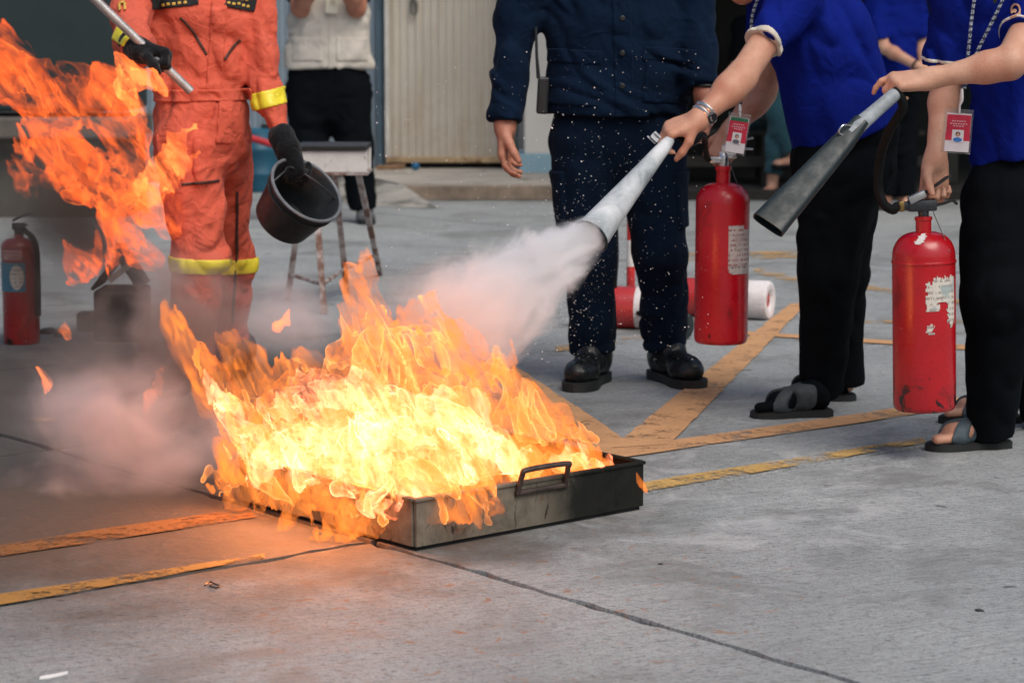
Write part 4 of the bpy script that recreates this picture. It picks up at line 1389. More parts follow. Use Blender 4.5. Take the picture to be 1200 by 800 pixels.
    fobj("glove", gl, .0038, M_GLOVE, root, 1)
    gr = Union([hand_prims(w(335, 168, 6.78), V(.25, -.1, -1), V(.55, .55, -.1), V(-.75, -.6, 0), 1.1, (58, 70, 45), (.75, .25, .6), .45, .3, 1.22), Cap(w(330, 160, 6.79), w(336, 172, 6.78), .040, .036)], .02)
    fobj("glove", gr, .0038, M_GLOVE, root, 1)
    hd, R = head_prims(w(230, -140), V(-.2, -1, -.25))
    body = Union([Union([Cap(w(236, 100), w(234, -20), .11, .12, (V(0, 1, 0), .7)), Cap(w(190, -60), w(276, -60), .045), Cap(w(232, -60), w(231, -120), .055)], .05), hd,
                  arm_prims(w(174, -56), w(153, 20, 6.78), w(162, 60, 6.57), (.045, .034, .034, .026)), arm_prims(w(289, -56), w(307, 64, 6.88), w(335, 168, 6.78), (.036, .016, .014, .014)),
                  leg_prims(w(220, 165, 6.86), w(231, 300, 6.82), w(222, 435, 6.88), SLIM), leg_prims(w(262, 165, 6.98), w(274, 305, 7.12), w(266, 418, 7.26), (.07, .040, .036, .032))], .02)
    fobj("body", body, .007, M_SKIN3, root, 1)
    hel = Ell(w(230, -158), (.115, .135, .10), R)
    hl_ = Fld(lambda p: np.maximum(hel(p), w(230, -150)[2] - p[:, 2]), *hel.box())
    fobj("helmet", hl_, .007, surf("yellow_helmet", (0.6, 0.42, 0.03), .35), root, 1)
    # pole in the left-hand glove
    gp = w(160, 58, 6.57) + unit(V(.92, -.12, -.22)) * .080 + unit(V(.1, -.45, -.85)) * .030
    d = unit(V(.70, .12, -.70))
    pole = MB(); pole.tube([gp + d * .105, gp, gp - d * .85], [.0125, .0125, .0125], 16)
    o = pole.build("pole", surf("grey_galvanised_tube", (0.40, 0.40, 0.39), .4, .2, 20, .1, 90, metal=.6), None)
    tag(o, "grey metal pole gripped in the firefighter's glove above the left flames", "pole")
firefighter()

def bucket():
    D = 6.78
    c0, c1 = W(332, 258, D - .03), W(363, 221, D - .03)
    ax = unit(unit(c1 - c0) + V(0, -.62, 0))
    up = unit(V(.3, 0, 1) - ax * np.dot(ax, V(.3, 0, 1)))
    R = np.array([np.cross(up, ax), up, ax])
    cm = W(359, 223, D - .06)
    H, r0, r1 = .150, .088, .112
    base = cm - ax * H
    root = thing("bucket", "black rubber bucket tipped in the firefighter's gloved hand", "bucket", tuple(base))
    th = .004
    prof = [(.001, 0), (r0 - .006, 0), (r0, .006), (r0 + (r1 - r0) * .78, H * .78), (r0 + (r1 - r0) * .79 + .006, H * .79), (r0 + (r1 - r0) * .82 + .006, H * .82), (r0 + (r1 - r0) * .83, H * .83),
            (r1, H * .97), (r1 + .006, H * .975), (r1 + .007, H), (r1 - .001, H + .002), (r1 - th - .002, H * .97), (r0 - th, .012), (.001, .010)]
    m = surf("black_bucket_rubber", (0.020, 0.024, 0.027), .42, .35, 14, .1, 60, dirt=(.16, .16, .15, 1), dscale=22, dlo=.66, dhi=.72)
    MB().lathe(prof, 56, base, R, caps=False).build("bucket_shell", m, root)
    # square shoulders of the pail: rim bead
    ring = [cm + ax * .001 + R[0] * (r1 + .002) * math.cos(t) + R[1] * (r1 + .002) * math.sin(t) for t in np.linspace(0, 2 * math.pi, 57)]
    MB().tube(ring, .0052, 8, caps=False).build("rim_bead", surf("worn_grey_rim", (0.13, 0.145, 0.16), .4, .3, 30), root)
    ba, bb = cm - ax * .012 + R[0] * (r1 + .004), cm - ax * .012 - R[0] * (r1 + .004)
    hpt = W(341, 196, 6.74)
    MB().tube(spline([ba, ba * .45 + hpt * .55 + ax * .01, hpt, bb * .45 + hpt * .55 + ax * .01, bb], 8), .0032, 8).build("bail_handle", M_DKMETAL, root)
bucket()

# ------------------------------------------------------------------ women in blue polo shirts
def polo_field(prims, seed, k=.03, a=.011, b=.0085):
    return folds(Union(prims, k), a, 6.5, seed, b, 13.0, [(1.2, 0, .5), (0, 1, 0), (-.25, 0, .55)])

def sandal(root, heel, d, mats, foot, L=.240, w=.043):
    """slipper with a thick sole and two crossed straps over the foot"""
    dd = unit(V(d[0], d[1], 0)); s = V(-dd[1], dd[0], 0); h = np.asarray(heel)
    so = sole("sandal", h - dd * .010, d, L, w, 0.0, .017, mats[0], root)
    so2 = sole("insole", h - dd * .006, d, L - .008, w - .004, .0172, .020, mats[0], so)
    for sg in (1, -1):
        c = h + dd * .112 + V(0, 0, .045)
        ax = unit(dd * 1.0 + s * .95 * sg)
        R = np.array([ax, np.cross(V(0, 0, 1), ax), V(0, 0, 1)])
        reg = Box(c, (.075, .0155, .050), R, .004)
        fobj("strap", patch(foot, reg, .0040 if sg > 0 else .0060), .0032, mats[1], so, 1, keep=-1)
    return so

def woman_bent():
    D = 6.4
    w = lambda x, y, d=D: W(x, y, d)
    root = thing("person", "woman in blue polo shirt bending forward and aiming the white frosted nozzle at the fire", "person", (w(965, 485)[0], D, 0))
    near, far = 6.24, 6.60
    cuffA = w(930, -2, near); cuffB = cuffA + (w(868, 92, 6.06) - cuffA) * .60
    pol = [Cap(w(991, 160), w(958, 45), .156, .136, (V(0, 1, 0), 1.12), cut_a=True), Cap(w(958, 45), w(930, -18), .136, .105, (V(0, 1, 0), 1.25)), Cap(w(928, -16, near + .02), w(928, -16, far - .02), .075),
           Cap(cuffA, cuffB, .074, .0565, cut_b=True), Cap(w(926, 0, far), w(905, 62, 6.66), .070, .056, cut_b=True), Cap(w(912, -4, 6.44), w(897, 40, 6.50), .085, .060), Cap(w(1022, 130), w(1000, 60), .07, .07)]
    pf = polo_field(pol, 31)
    p = fobj("polo_shirt", pf, .0056, M_POLO, root, 1)
    ax = unit(cuffB - cuffA); R = np.array([ax, unit(np.cross(ax, V(0, 1, 0))), V(0, 1, 0)])
    fobj("sleeve_trim", patch(pf, Box(cuffB - ax * .010, (.008, .09, .09), R, .001), .0022), .0030, M_WHITEK, p, 1, keep=-1)
    ax2 = unit(w(905, 62, 6.66) - w(926, 0, far)); R2 = np.array([ax2, unit(np.cross(ax2, V(0, 1, 0))), V(0, 1, 0)])
    fobj("sleeve_trim", patch(pf, Box(w(905, 62, 6.66) - ax2 * .010, (.008, .09, .09), R2, .001), .0022), .0030, M_WHITEK, p, 1, keep=-1)
    nk = unit(w(885, -25) - w(925, -20))
    ring = [w(907, -18) + .072 * (V(0, 1, 0) * math.cos(t) + np.cross(nk, V(0, 1, 0)) * math.sin(t)) for t in np.linspace(0, 2 * math.pi, 25)]
    MB().tube(ring, .02, 10, caps=False, flat=(1.3, .5)).build("collar", M_POLO, p)
    # trousers
    tp = [Cap(w(992, 150), w(988, 190), .145, .148, (V(0, 1, 0), 1.1)), Cap(w(985, 200, 6.36), w(971, 318, 6.36), .120, .083), Cap(w(971, 318, 6.36), w(962, 458, 6.46), .080, .064, cut_b=True),
          Cap(w(992, 200, 6.54), w(990, 318, 6.60), .115, .070), Cap(w(990, 318, 6.60), w(990, 448, 6.68), .068, .056, cut_b=True)]
    tf = folds(Union(tp, .03), .007, 7.0, 41, .005, 16.0, [(1, 0, 0), (0, 1, 0), (0, 0, .8)])
    fobj("trousers", tf, .0062, M_BLACKP, root, 1)
    # feet
    dN, dF = V(-1, -.16, 0), V(-1, -.12, 0)
    hN, hF = V(w(972, 470)[0], 6.40, .019), V(w(1004, 460)[0] + .03, 6.68, .019)
    fN, fF = foot_prims(hN, dN), foot_prims(hF, dF)
    hd, R_ = head_prims(w(874, -52, 6.42), V(-1, -.12, -.42), V(-.4, 0, 1))
    # hands: near hand grips the nozzle, far hand the extinguisher lever
    wN = w(820, 139, 5.99)
    hNear = hand_prims(wN, V(-.93, -.10, -.33), V(-.28, .30, -.9), V(0, -1, -.30), .98, (42, 62, 50), (.62, .42, .66), .45, .25, 1.02)
    wF = w(858, 152, 6.64)
    hFar = hand_prims(wF, V(-.45, -.1, -.9), V(.2, .85, -.5), V(-.9, -.2, .4), .95, (60, 75, 50), (.6, .6, .4), .4, .25)
    body = Union([Union([Cap(w(990, 150), w(950, 30), .115, .11), Cap(w(926, -14, near + .04), w(926, -14, far - .04), .05), Cap(w(924, -18), w(892, -25), .054, .050)], .05), hd,
                  arm_prims(w(930, -2, near), w(868, 92, 6.06), wN, (.041, .039, .0385, .0245)), hNear,
                  arm_prims(w(925, 0, far), w(893, 108, 6.68), wF, (.040, .039, .039, .026)), hFar,
                  leg_prims(w(988, 195, 6.36), w(972, 318, 6.36), w(963, 452, 6.44), SLIM), leg_prims(w(990, 195, 6.54), w(990, 318, 6.6), w(990, 446, 6.68), (.08, .044, .040, .034)), fN, fF], .012)
    fobj("body", body, .0042, M_SKIN1, root, 1)
    sN, sF = [Fld(lambda q, f=f: f(q) - .003, *f.box()) for f in (fN, fF)]
    fobj("sock", sN, .0045, M_BLACKP, root, 1)
    fobj("sock", sF, .0045, M_BLACKP, root, 1)
    M_STR = surf("grey_sandal_strap", (0.028, 0.038, 0.043), .7, .3, 40, .3, 120)
    sandal(root, V(hN[0], hN[1], 0) - dN * 0.0, dN, (M_RUBBER, M_STR), sN)
    sandal(root, V(hF[0], hF[1], 0), dF, (M_RUBBER, M_STR), sF)
    c = w(874, -52, 6.42)
    long = [Cap(c + V(.06, 0, .05), w(960, -30), .06, .05), Cap(w(960, -30), w(985, 5, 6.40), .05, .045), Cap(w(985, 5, 6.40), w(999, 38, 6.36), .042, .012)]
    fobj("hair", hair_field(c, R_, 1.0, long), .006, M_HAIR, root, 1)
    # watch and bangle on the near wrist
    fa = unit(wN - w(868, 92, 6.06)); u = unit(np.cross(fa, V(0, 1, 0))); v = np.cross(fa, u)
    def ring(c, r, n=28): return [c + r * (u * math.cos(t) + v * math.sin(t)) for t in np.linspace(0, 2 * math.pi, n)]
    cw = wN - fa * .022
    wt = MB().tube(ring(cw, .0305), .0075, 8, caps=False, flat=(.35, 1.0)).build("wristwatch", M_STEEL, root)
    MB().lathe([(.001, -.004), (.015, -.004), (.016, .001), (.013, .004), (.001, .0042)], 24, cw + unit(V(.45, -.75, -.35)) * .031, np.array([unit(np.cross(V(0, 0, 1), unit(V(.45, -.75, -.35)))), unit(np.cross(unit(V(.45, -.75, -.35)), np.cross(V(0, 0, 1), unit(V(.45, -.75, -.35))))), unit(V(.45, -.75, -.35))])).build("watch_case", M_DKMETAL, wt)
    MB().tube(ring(wN - fa * .008, .0305), .0042, 8, caps=False, flat=(.5, 1.5)).build("bangle", M_STEEL, root)
    return wN, wF
woman_bent()

def woman_right():
    D = 5.85
    w = lambda x, y, d=D: W(x, y, d)
    root = thing("person", "woman in blue polo shirt holding the black flat horn and the scuffed extinguisher", "person", (w(1165, 532)[0], D, 0))
    cf = w(1198, 42, 5.62)
    pol = [Cap(w(1206, 186), w(1192, 70), .150, .126, (V(0, 1, 0), .90), cut_a=True), Cap(w(1190, 70), w(1180, -10), .128, .120, (V(0, 1, 0), .72)), Cap(w(1125, -26, 5.86), w(1232, -26, 5.80), .066),
           Cap(w(1122, -20, 5.86), w(1110, 74, 5.88), .068, .052, cut_b=True), Cap(w(1230, -20, 5.78), cf, .066, .050, cut_b=True)]
    pf = polo_field(pol, 51)
    p = fobj("polo_shirt", pf, .0056, M_POLO, root, 1)
    for a_, b_, d1, d2 in ((w(1122, -20, 5.86), w(1110, 74, 5.88), 0, 0), (w(1230, -20, 5.78), cf, 0, 0)):
        ax = unit(b_ - a_); R = np.array([ax, unit(np.cross(ax, V(0, 1, 0))), np.cross(ax, unit(np.cross(ax, V(0, 1, 0))))])
        fobj("sleeve_trim", patch(pf, Box(b_ - ax * .006, (.0045, .075, .075), R, .001), .003), .003, M_WHITEK, p, 1, keep=-1)
    # embroidered emblem on the chest
    M_EMB = surf("pink_gold_thread", (.50, .27, .16), .6, .2, 80)
    em = Union([Cap(w(1190 + 5.0 * math.cos(t), 12 - 6.5 * math.sin(t), 5.6), w(1190 + 5.0 * math.cos(t), 12 - 6.5 * math.sin(t), 5.86), .0026) for t in np.linspace(-.6, 3.6, 14)] +
               [Cap(w(1185 + k, 20 - .4 * k, 5.6), w(1185 + k, 20 - .4 * k, 5.86), .0026) for k in range(0, 11, 2)] + [Cap(w(1189, 13, 5.6), w(1189, 13, 5.86), .005)], .001)
    fobj("chest_emblem", patch(pf, em, .004), .0018, M_EMB, p, 0, keep=-1)
    for y in (2, 22):
        MB().lathe([(.001, 0), (.0055, .001), (.004, .003)], 12, w(1166, y, 5.758), np.array([V(1, 0, 0), V(0, 0, 1), V(0, -1, 0)])).build("shirt_button", M_PLBLACK, p)
    tp = [Cap(w(1200, 180), w(1196, 215), .112, .122, (V(0, 1, 0), .85)), Cap(w(1178, 232, 5.84), w(1168, 345, 5.80), .114, .096), Cap(w(1170, 345, 5.80), w(1163, 508, 5.90), .092, .060, cut_b=True),
          Cap(w(1212, 225, 5.92), w(1222, 345, 6.02), .110, .088), Cap(w(1222, 345, 6.02), w(1222, 490, 6.22), .082, .060, cut_b=True)]
    tf = folds(Union(tp, .03), .007, 7.0, 61, .005, 16.0, [(1, 0, 0), (0, 1, 0), (0, 0, .8)])
    fobj("trousers", tf, .0062, M_BLACKP, root, 1)
    hN, dN = V(w(1186, 518)[0], 5.915, .019), V(-1, -.27, 0)
    hF, dF = V(w(1240, 490)[0], 6.30, .019), V(-1, -.1, 0)
    fN, fF = foot_prims(hN, dN), foot_prims(hF, dF)
    wE = w(1090, 92, 5.56)
    hE = hand_prims(wE, V(-1, -.05, -.08), V(-.1, .45, -.9), V(-.1, .85, .5), .95, (48, 60, 45), (.85, .35, .15), .3, .25, 1.0, curls=((26, 34, 22), (58, 62, 45), (62, 64, 45), (64, 66, 45)))
    wD = w(1096, 186, 5.80)
    hD = hand_prims(wD, V(-.06, -.12, -1), V(.28, -.95, .1), V(-.95, -.28, 0), .97, (48, 80, 60), (.70, .30, .75), .35, .25, 1.0)
    hd, R_ = head_prims(w(1172, -110, 5.80), V(-.7, -.8, -.35))
    body = Union([Union([Cap(w(1194, 170), w(1184, 20), .10, .10, (V(0, 1, 0), .8)), Cap(w(1130, -24), w(1226, -24), .045), Cap(w(1178, -30), w(1176, -80), .05)], .05), hd,
                  arm_prims(w(1230, -18, 5.78), w(1183, 74, 5.53), wE, (.040, .0375, .0350, .0225)), hE,
                  arm_prims(w(1121, -18, 5.86), w(1110, 95, 5.90), wD, (.040, .037, .036, .0235)), hD,
                  leg_prims(w(1174, 225), w(1170, 345, 5.80), w(1164, 500, 5.9), SLIM), leg_prims(w(1210, 225), w(1222, 345, 6.02), w(1222, 480, 6.22), SLIM), fN, fF], .012)
    fobj("body", body, .0042, M_SKIN2, root, 1)
    M_STR = surf("slate_sandal_strap", (0.045, 0.070, 0.085), .65, .3, 40, .3, 120)
    ft = Union([fN, fF], .001)
    sandal(root, V(hN[0], hN[1], 0), dN, (M_RUBBER, M_STR), ft)
    sandal(root, V(hF[0], hF[1], 0), dF, (M_RUBBER, M_STR), ft)
    c = w(1172, -110, 5.80)
    fobj("hair", hair_field(c, R_, 1.0, [Cap(c + V(.04, .06, .02), c + V(.05, .08, -.2), .07, .05)]), .006, M_HAIR, root, 1)
woman_right()

# ------------------------------------------------------------------ people further back
def beige_man():
    D = 12.9
    w = lambda x, y, d=D: W(x, y, d)
    root = thing("person", "man in beige vest and black trousers with raised arms by the corrugated wall", "person", (w(390, 260)[0], D, 0))
    v = Union([Cap(w(385, 80), w(385, 20), .248, .215, (V(0, 1, 0), .6), cut_a=True), Cap(w(385, 20), w(385, -20), .215, .19, (V(0, 1, 0), .6)), Cap(w(348, -28), w(422, -28), .07)], .04)
    vf = folds(v, .010, 7.0, 71, .008, 14.0)
    vo = fobj("vest", vf, .009, M_BEIGEV, root, 1)
    fobj("front_seam", patch(vf, Box(w(386, 40, D - .15), (.007, .12, .19), None, .001), .006), .006, M_BEIGEV, vo, 1, keep=-1)
    for x in (360, 412):
        fobj("vest_pocket", patch(vf, Box(w(x, 58, D - .13), (.085, .12, .065), None, .004), .009), .007, M_BEIGEV, vo, 1, keep=-1)
    t = Union([Cap(w(385, 70), w(385, 105), .215, .215, (V(0, 1, 0), .6)), Cap(w(360, 105), w(361, 170), .118, .10), Cap(w(361, 170), w(366, 246), .098, .085, cut_b=True),
               Cap(w(410, 105), w(416, 170), .118, .098), Cap(w(416, 170), w(424, 246), .095, .085, cut_b=True)], .04)
    fobj("trousers", folds(t, .010, 6.0, 75, .008, 14.0), .010, M_BLACKP, root, 1)
    hd, R = head_prims(w(385, -75), V(0, -1, -.1))
    eL, eR = w(352, 10, D - .12), w(418, 10, D - .12)
    hL = hand_prims(w(372, -38, D - .38), V(.35, -.2, .9), V(.8, -.2, -.2), V(.2, -.9, .1), 1.0, (50, 60, 40))
    hR = hand_prims(w(398, -38, D - .38), V(-.35, -.2, .9), V(-.8, -.2, -.2), V(-.2, -.9, .1), 1.0, (50, 60, 40))
    b = Union([Union([Cap(w(385, 80), w(385, -10), .14, .15, (V(0, 1, 0), .65)), Cap(w(350, -26), w(420, -26), .06), Cap(w(385, -30), w(385, -62), .055)], .05), hd,
               arm_prims(w(347, -26), eL, w(372, -38, D - .38), (.055, .05, .048, .03)), arm_prims(w(423, -26), eR, w(398, -38, D - .38), (.055, .05, .048, .03)), hL, hR,
               leg_prims(w(362, 95), w(361, 170), w(366, 248)), leg_prims(w(408, 95), w(416, 170), w(425, 248))], .015)
    fobj("body", b, .008, M_SKIN3, root, 1)
    sl = Union([Cap(w(347, -26), w(347, -26) * .35 + eL * .65, .075, .072, cut_b=True), Cap(w(423, -26), w(423, -26) * .35 + eR * .65, .075, .072, cut_b=True)], .01)
    fobj("shirt_sleeves", sl, .009, M_BLACKP, root, 1)
    fobj("hair", hair_field(w(385, -75), R, 1.0), .009, M_HAIR, root, 1)
    M_SH = surf("grey_shoe", (.07, .075, .08), .7, .3, 30, .2, 80)
    for x, d in ((366, -.15), (426, .12)):
        f = foot_prims(V(w(x, 255)[0], D + .09, .015), V(d, -1, 0), .28, False)
        sh = fobj("shoe", Fld(lambda p, f=f: f(p) - .012, *f.box()), .008, M_SH, root, 1)
        sole("shoe_sole", V(w(x, 255)[0], D + .09, 0), V(d, -1, 0), .27, .05, 0.0, .025, M_RUBBER, sh)
    ph = thing("phone", "dark phone held up by the man in the beige vest", "phone", tuple(w(385, -52, D - .42)))
    MB().box(w(385, -50, D - .43), (.075, .005, .038), bev=.004).build("phone_case", M_PLBLACK, ph, smooth=False)
    MB().box(w(372, -53, D - .43) + V(0, -.006, 0), (.012, .002, .012), bev=.002).build("phone_camera", M_DKMETAL, ph, smooth=False)
    bd = thing("id_badge", "pale identity card hanging on the chest of the man in the beige vest", "badge", tuple(w(389, 14, D - .2)))
    MB().box(w(389, 4, D - .17), (.034, .002, .055), tilt(-3), bev=.0015).build("card", surf("cream_card", (.66, .62, .50), .5, .06), bd, smooth=False)
    MB().box(w(390, 0, D - .1735), (.014, .001, .028), tilt(-3)).build("card_print", surf("faded_print", (.45, .40, .30), .6, .2, 60), bd, smooth=False)
    mb = MB(); mb.tube([w(388, -8, D - .17), w(372, -40, D - .14)], .004, 6); mb.tube([w(390, -8, D - .17), w(400, -40, D - .14)], .004, 6)
    mb.build("lanyard", M_PLBLACK, bd)
beige_man()

def far_woman():
    D = 13.9
    w = lambda x, y, d=D: W(x, y, d)
    root = thing("person", "far woman in blue polo shirt with a watch standing in front of the dark shelter", "person", (w(1045, 242)[0], D, 0))
    pf = folds(Union([Cap(w(1048, 106), w(1048, 30), .155, .15, (V(0, 1, 0), .7), cut_a=True), Cap(w(1048, 30), w(1048, -8), .15, .14, (V(0, 1, 0), .65)), Cap(w(1024, -14), w(1072, -14), .06),
                      Cap(w(1022, -12, D - .05), w(1032, 48, D - .10), .068, .060, cut_b=True), Cap(w(1074, -12), w(1080, 46), .066, .058, cut_b=True)], .03), .008, 8, 81, .007, 15)
    p = fobj("polo_shirt", pf, .009, M_POLO, root, 1)
    t = Union([Cap(w(1048, 96), w(1048, 120), .15, .15, (V(0, 1, 0), .7)), Cap(w(1036, 120), w(1037, 175), .10, .08), Cap(w(1037, 175), w(1038, 230), .078, .07, cut_b=True),
               Cap(w(1060, 120), w(1060, 175), .10, .08), Cap(w(1060, 175), w(1060, 230), .078, .07, cut_b=True)], .03)
    fobj("trousers", folds(t, .008, 6, 85, .007, 14), .010, M_BLACKP, root, 1)
    hd, R = head_prims(w(1046, -58), V(-.3, -1, -.1))
    wr = w(1076, 78, D - .26); wr2 = w(1082, 84, D - .10)
    b = Union([Union([Cap(w(1048, 100), w(1048, 0), .11, .12, (V(0, 1, 0), .7)), Cap(w(1027, -12), w(1069, -12), .045), Cap(w(1047, -14), w(1046, -45), .05)], .05), hd,
               arm_prims(w(1023, -10, D - .05), w(1036, 56, D - .12), wr, (.034, .034, .036, .026)), hand_prims(wr, V(.95, -.1, -.3), V(0, .6, -.8), V(.2, .8, .3), .95, (35, 45, 30)),
               arm_prims(w(1073, -10), w(1080, 52), wr2, (.034, .034, .034, .025)), hand_prims(wr2, V(-.6, -.3, -.7), V(-.5, .5, 0), V(-.5, -.5, .5), .95, (35, 45, 30)),
               leg_prims(w(1036, 115), w(1037, 175), w(1038, 234)), leg_prims(w(1060, 115), w(1060, 175), w(1060, 234)),
               foot_prims(V(w(1038, 240)[0], D + .08, .02), V(-.3, -1, 0), .24, False), foot_prims(V(w(1060, 240)[0], D + .08, .02), V(.1, -1, 0), .24, False)], .015)
    fobj("body", b, .008, M_SKIN2, root, 1)
    for x, d in ((1038, -.3), (1060, .1)):
        so = sole("sandal", V(w(x, 240)[0], D + .07, 0), V(d, -1, 0), .26, .05, 0.0, .024, M_RUBBER, root)
    fobj("hair", hair_field(w(1046, -58), R, 1.0, [Cap(w(1050, -58, D + .06), w(1056, 0, D + .1), .07, .05)]), .009, M_HAIR, root, 1)
    fa = unit(wr - w(1036, 56, D - .12)); u = unit(np.cross(fa, V(0, 1, 0))); vv = np.cross(fa, u)
    MB().tube([wr - fa * .02 + .030 * (u * math.cos(t_) + vv * math.sin(t_)) for t_ in np.linspace(0, 6.283, 18)], .011, 8, caps=False, flat=(.35, 1)).build("wristwatch", M_PLBLACK, root)
far_woman()

def seated_figure():
    D = 15.25
    w = lambda x, y, d=D: W(x, y, d)
    root = thing("person", "seated figure in teal jeans with legs crossed on the bench in the shelter", "person", (w(897, 150)[0], D, 0))
    M_JEAN = cloth("teal_denim", (0.030, 0.085, 0.105), .9, .5, 9)
    t = Union([Cap(w(888, 132, 15.3), w(912, 132, 15.3), .13, .13), Cap(w(892, 128, 15.25), w(899, 112, 14.85), .105, .085), Cap(w(899, 112, 14.85), w(931, 178, 14.78), .082, .070, cut_b=True),
               Cap(w(912, 132, 15.25), w(915, 128, 14.85), .10, .08), Cap(w(915, 128, 14.85), w(905, 205, 14.85), .075, .065, cut_b=True)], .03)
    fobj("jeans", folds(t, .008, 7, 91, .008, 15), .009, M_JEAN, root, 1)
    f1 = foot_prims(w(938, 196, 14.80), V(-1, -.25, 0), .24, False)
    hd, R = head_prims(w(898, -18, 15.3), V(-.5, -1, 0))
    b = Union([Cap(w(900, 128, 15.3), w(898, 50, 15.3), .12, .13, (V(0, 1, 0), .7)), Cap(w(872, 30, 15.3), w(924, 30, 15.3), .05), Cap(w(898, 30, 15.3), w(898, -2, 15.3), .05), hd,
               arm_prims(w(870, 32, 15.3), w(862, 88, 15.2), w(884, 112, 15.0)), arm_prims(w(926, 32, 15.3), w(934, 88, 15.2), w(908, 112, 14.95)),
               hand_prims(w(884, 112, 15.0), V(.8, -.5, -.2), V(0, 0, -1), V(.5, .8, 0), .95), hand_prims(w(908, 112, 14.95), V(-.8, -.5, -.2), V(0, 0, -1), V(-.5, .8, 0), .95),
               leg_prims(w(892, 128, 15.25), w(899, 112, 14.85), w(931, 180, 14.78)), leg_prims(w(912, 130, 15.25), w(915, 128, 14.85), w(905, 212, 14.85)), f1,
               foot_prims(V(w(907, 215, 14.9)[0], 14.92, .02), V(-.3, -1, 0), .24, False)], .02)
    fobj("body", b, .009, M_SKIN2, root, 1)
    s = Union([Cap(w(900, 126, 15.3), w(898, 50, 15.3), .145, .15, (V(0, 1, 0), .72), cut_a=True), Cap(w(872, 30, 15.3), w(924, 30, 15.3), .07), Cap(w(870, 32, 15.3), w(864, 75, 15.23), .07, .06, cut_b=True),
               Cap(w(926, 32, 15.3), w(932, 75, 15.23), .07, .06, cut_b=True)], .03)
    fobj("dark_shirt", folds(s, .008, 7, 95, .007, 15), .010, M_BLACKP, root, 1)
    fobj("hair", hair_field(w(898, -18, 15.3), R, 1.0), .010, M_HAIR, root, 1)
    so = Fld(lambda p: f1(p) - .008, *f1.box())
    fobj("slipper", Fld(lambda p: np.maximum(so(p), p[:, 2] - (w(938, 196, 14.80)[2] + .022)), *f1.box()), .008, M_RUBBER, root, 1)
seated_figure()
# ------------------------------------------------------------------ extinguishers
def red_mat(name, c, scuff, seed, low=0.5):
    m, nt, out = nmat(name)
    N = NT(nt)
    co = N.obco(loc=(seed, seed * 2.1, 0))
    col = N.ramp(N.noise(6, 4, 0.6, co), [(0.3, tuple(x * 0.75 for x in c)), (0.7, c)])
    d = N.noise(9, 6, 0.68, co, 0.6)
    col = N.mix(N.maprange(d, 0.56, 0.66, 0, 0.55), col, (0.13, 0.006, 0.006))
    tc = N.n("ShaderNodeTexCoord"); sx = N.n("ShaderNodeSeparateXYZ"); N.l(tc.outputs['Object'], sx.inputs[0])
    bot = N.maprange(sx.outputs[2], 0.01, 0.13, 1, 0)
    e = N.noise(15, 6, 0.7, co, 0.8)
    k = N.math('MULTIPLY', N.maprange(N.math('ADD', e, N.math('MULTIPLY', bot, 0.16)), scuff, scuff + 0.05), N.maprange(bot, 0, 1, low, 1))
    col = N.mix(k, col, (0.010, 0.006, 0.006))
    sp = N.noise(48, 3, 0.6, co)
    col = N.mix(N.maprange(sp, 0.70, 0.74, 0, 0.8), col, (0.02, 0.008, 0.008))
    wp = N.noise(34, 3, 0.6, N.obco(loc=(seed + 5, 0, 0)))
    col = N.mix(N.maprange(wp, 0.745, 0.765, 0, 0.75), col, (0.55, 0.40, 0.38))
    p = N.n("ShaderNodeBsdfPrincipled")
    N.l(col, p.inputs['Base Color'])
    N.l(N.maprange(d, 0.3, 0.7, 0.20, 0.42), p.inputs['Roughness'])
    p.inputs['Specular IOR Level'].default_value = 0.5
    p.inputs['Coat Weight'].default_value = 0.25; p.inputs['Coat Roughness'].default_value = 0.2
    bp = N.n("ShaderNodeBump"); bp.inputs['Strength'].default_value = 0.12; bp.inputs['Distance'].default_value = 0.004
    N.l(N.noise(22, 4, 0.6, co), bp.inputs['Height']); N.l(bp.outputs[0], p.inputs['Normal'])
    N.l(p.outputs[0], out.inputs[0])
    return m

def print_mat(name, paper, ink, tint, rows=70.0):
    """printed sheet: lines of unreadable small type, in rows down the sheet"""
    m, nt, out = nmat(name)
    N = NT(nt)
    tc = N.n("ShaderNodeTexCoord"); sx = N.n("ShaderNodeSeparateXYZ"); N.l(tc.outputs['Object'], sx.inputs[0])
    row = N.math('FRACT', N.math('MULTIPLY', sx.outputs[2], rows))
    rowm = N.math('LESS_THAN', row, 0.45)
    wd = N.noise(1.0, 2, 0.5, N.obco((150, 150, rows * 0.5)))
    t = N.math('MULTIPLY', rowm, N.maprange(wd, 0.46, 0.52, 0, 0.75))
    col = N.mix(t, paper, ink)
    bl = N.noise(18, 3, 0.6, N.obco())
    col = N.mix(N.maprange(bl, 0.55, 0.62, 0, 0.8), col, tint)
    di = N.noise(40, 5, 0.7, N.obco())
    col = N.mix(N.maprange(di, 0.55, 0.72, 0, 0.6), col, (0.16, 0.13, 0.11))
    p = N.n("ShaderNodeBsdfPrincipled"); N.l(col, p.inputs['Base Color']); p.inputs['Roughness'].default_value = 0.5
    N.l(p.outputs[0], out.inputs[0])
    return m
M_PRINT = print_mat("printed_label", (0.62, 0.55, 0.52), (0.30, 0.08, 0.09), (0.50, 0.40, 0.40))
M_PRINT2 = print_mat("torn_label", (0.60, 0.57, 0.50), (0.25, 0.20, 0.18), (0.30, 0.38, 0.38))

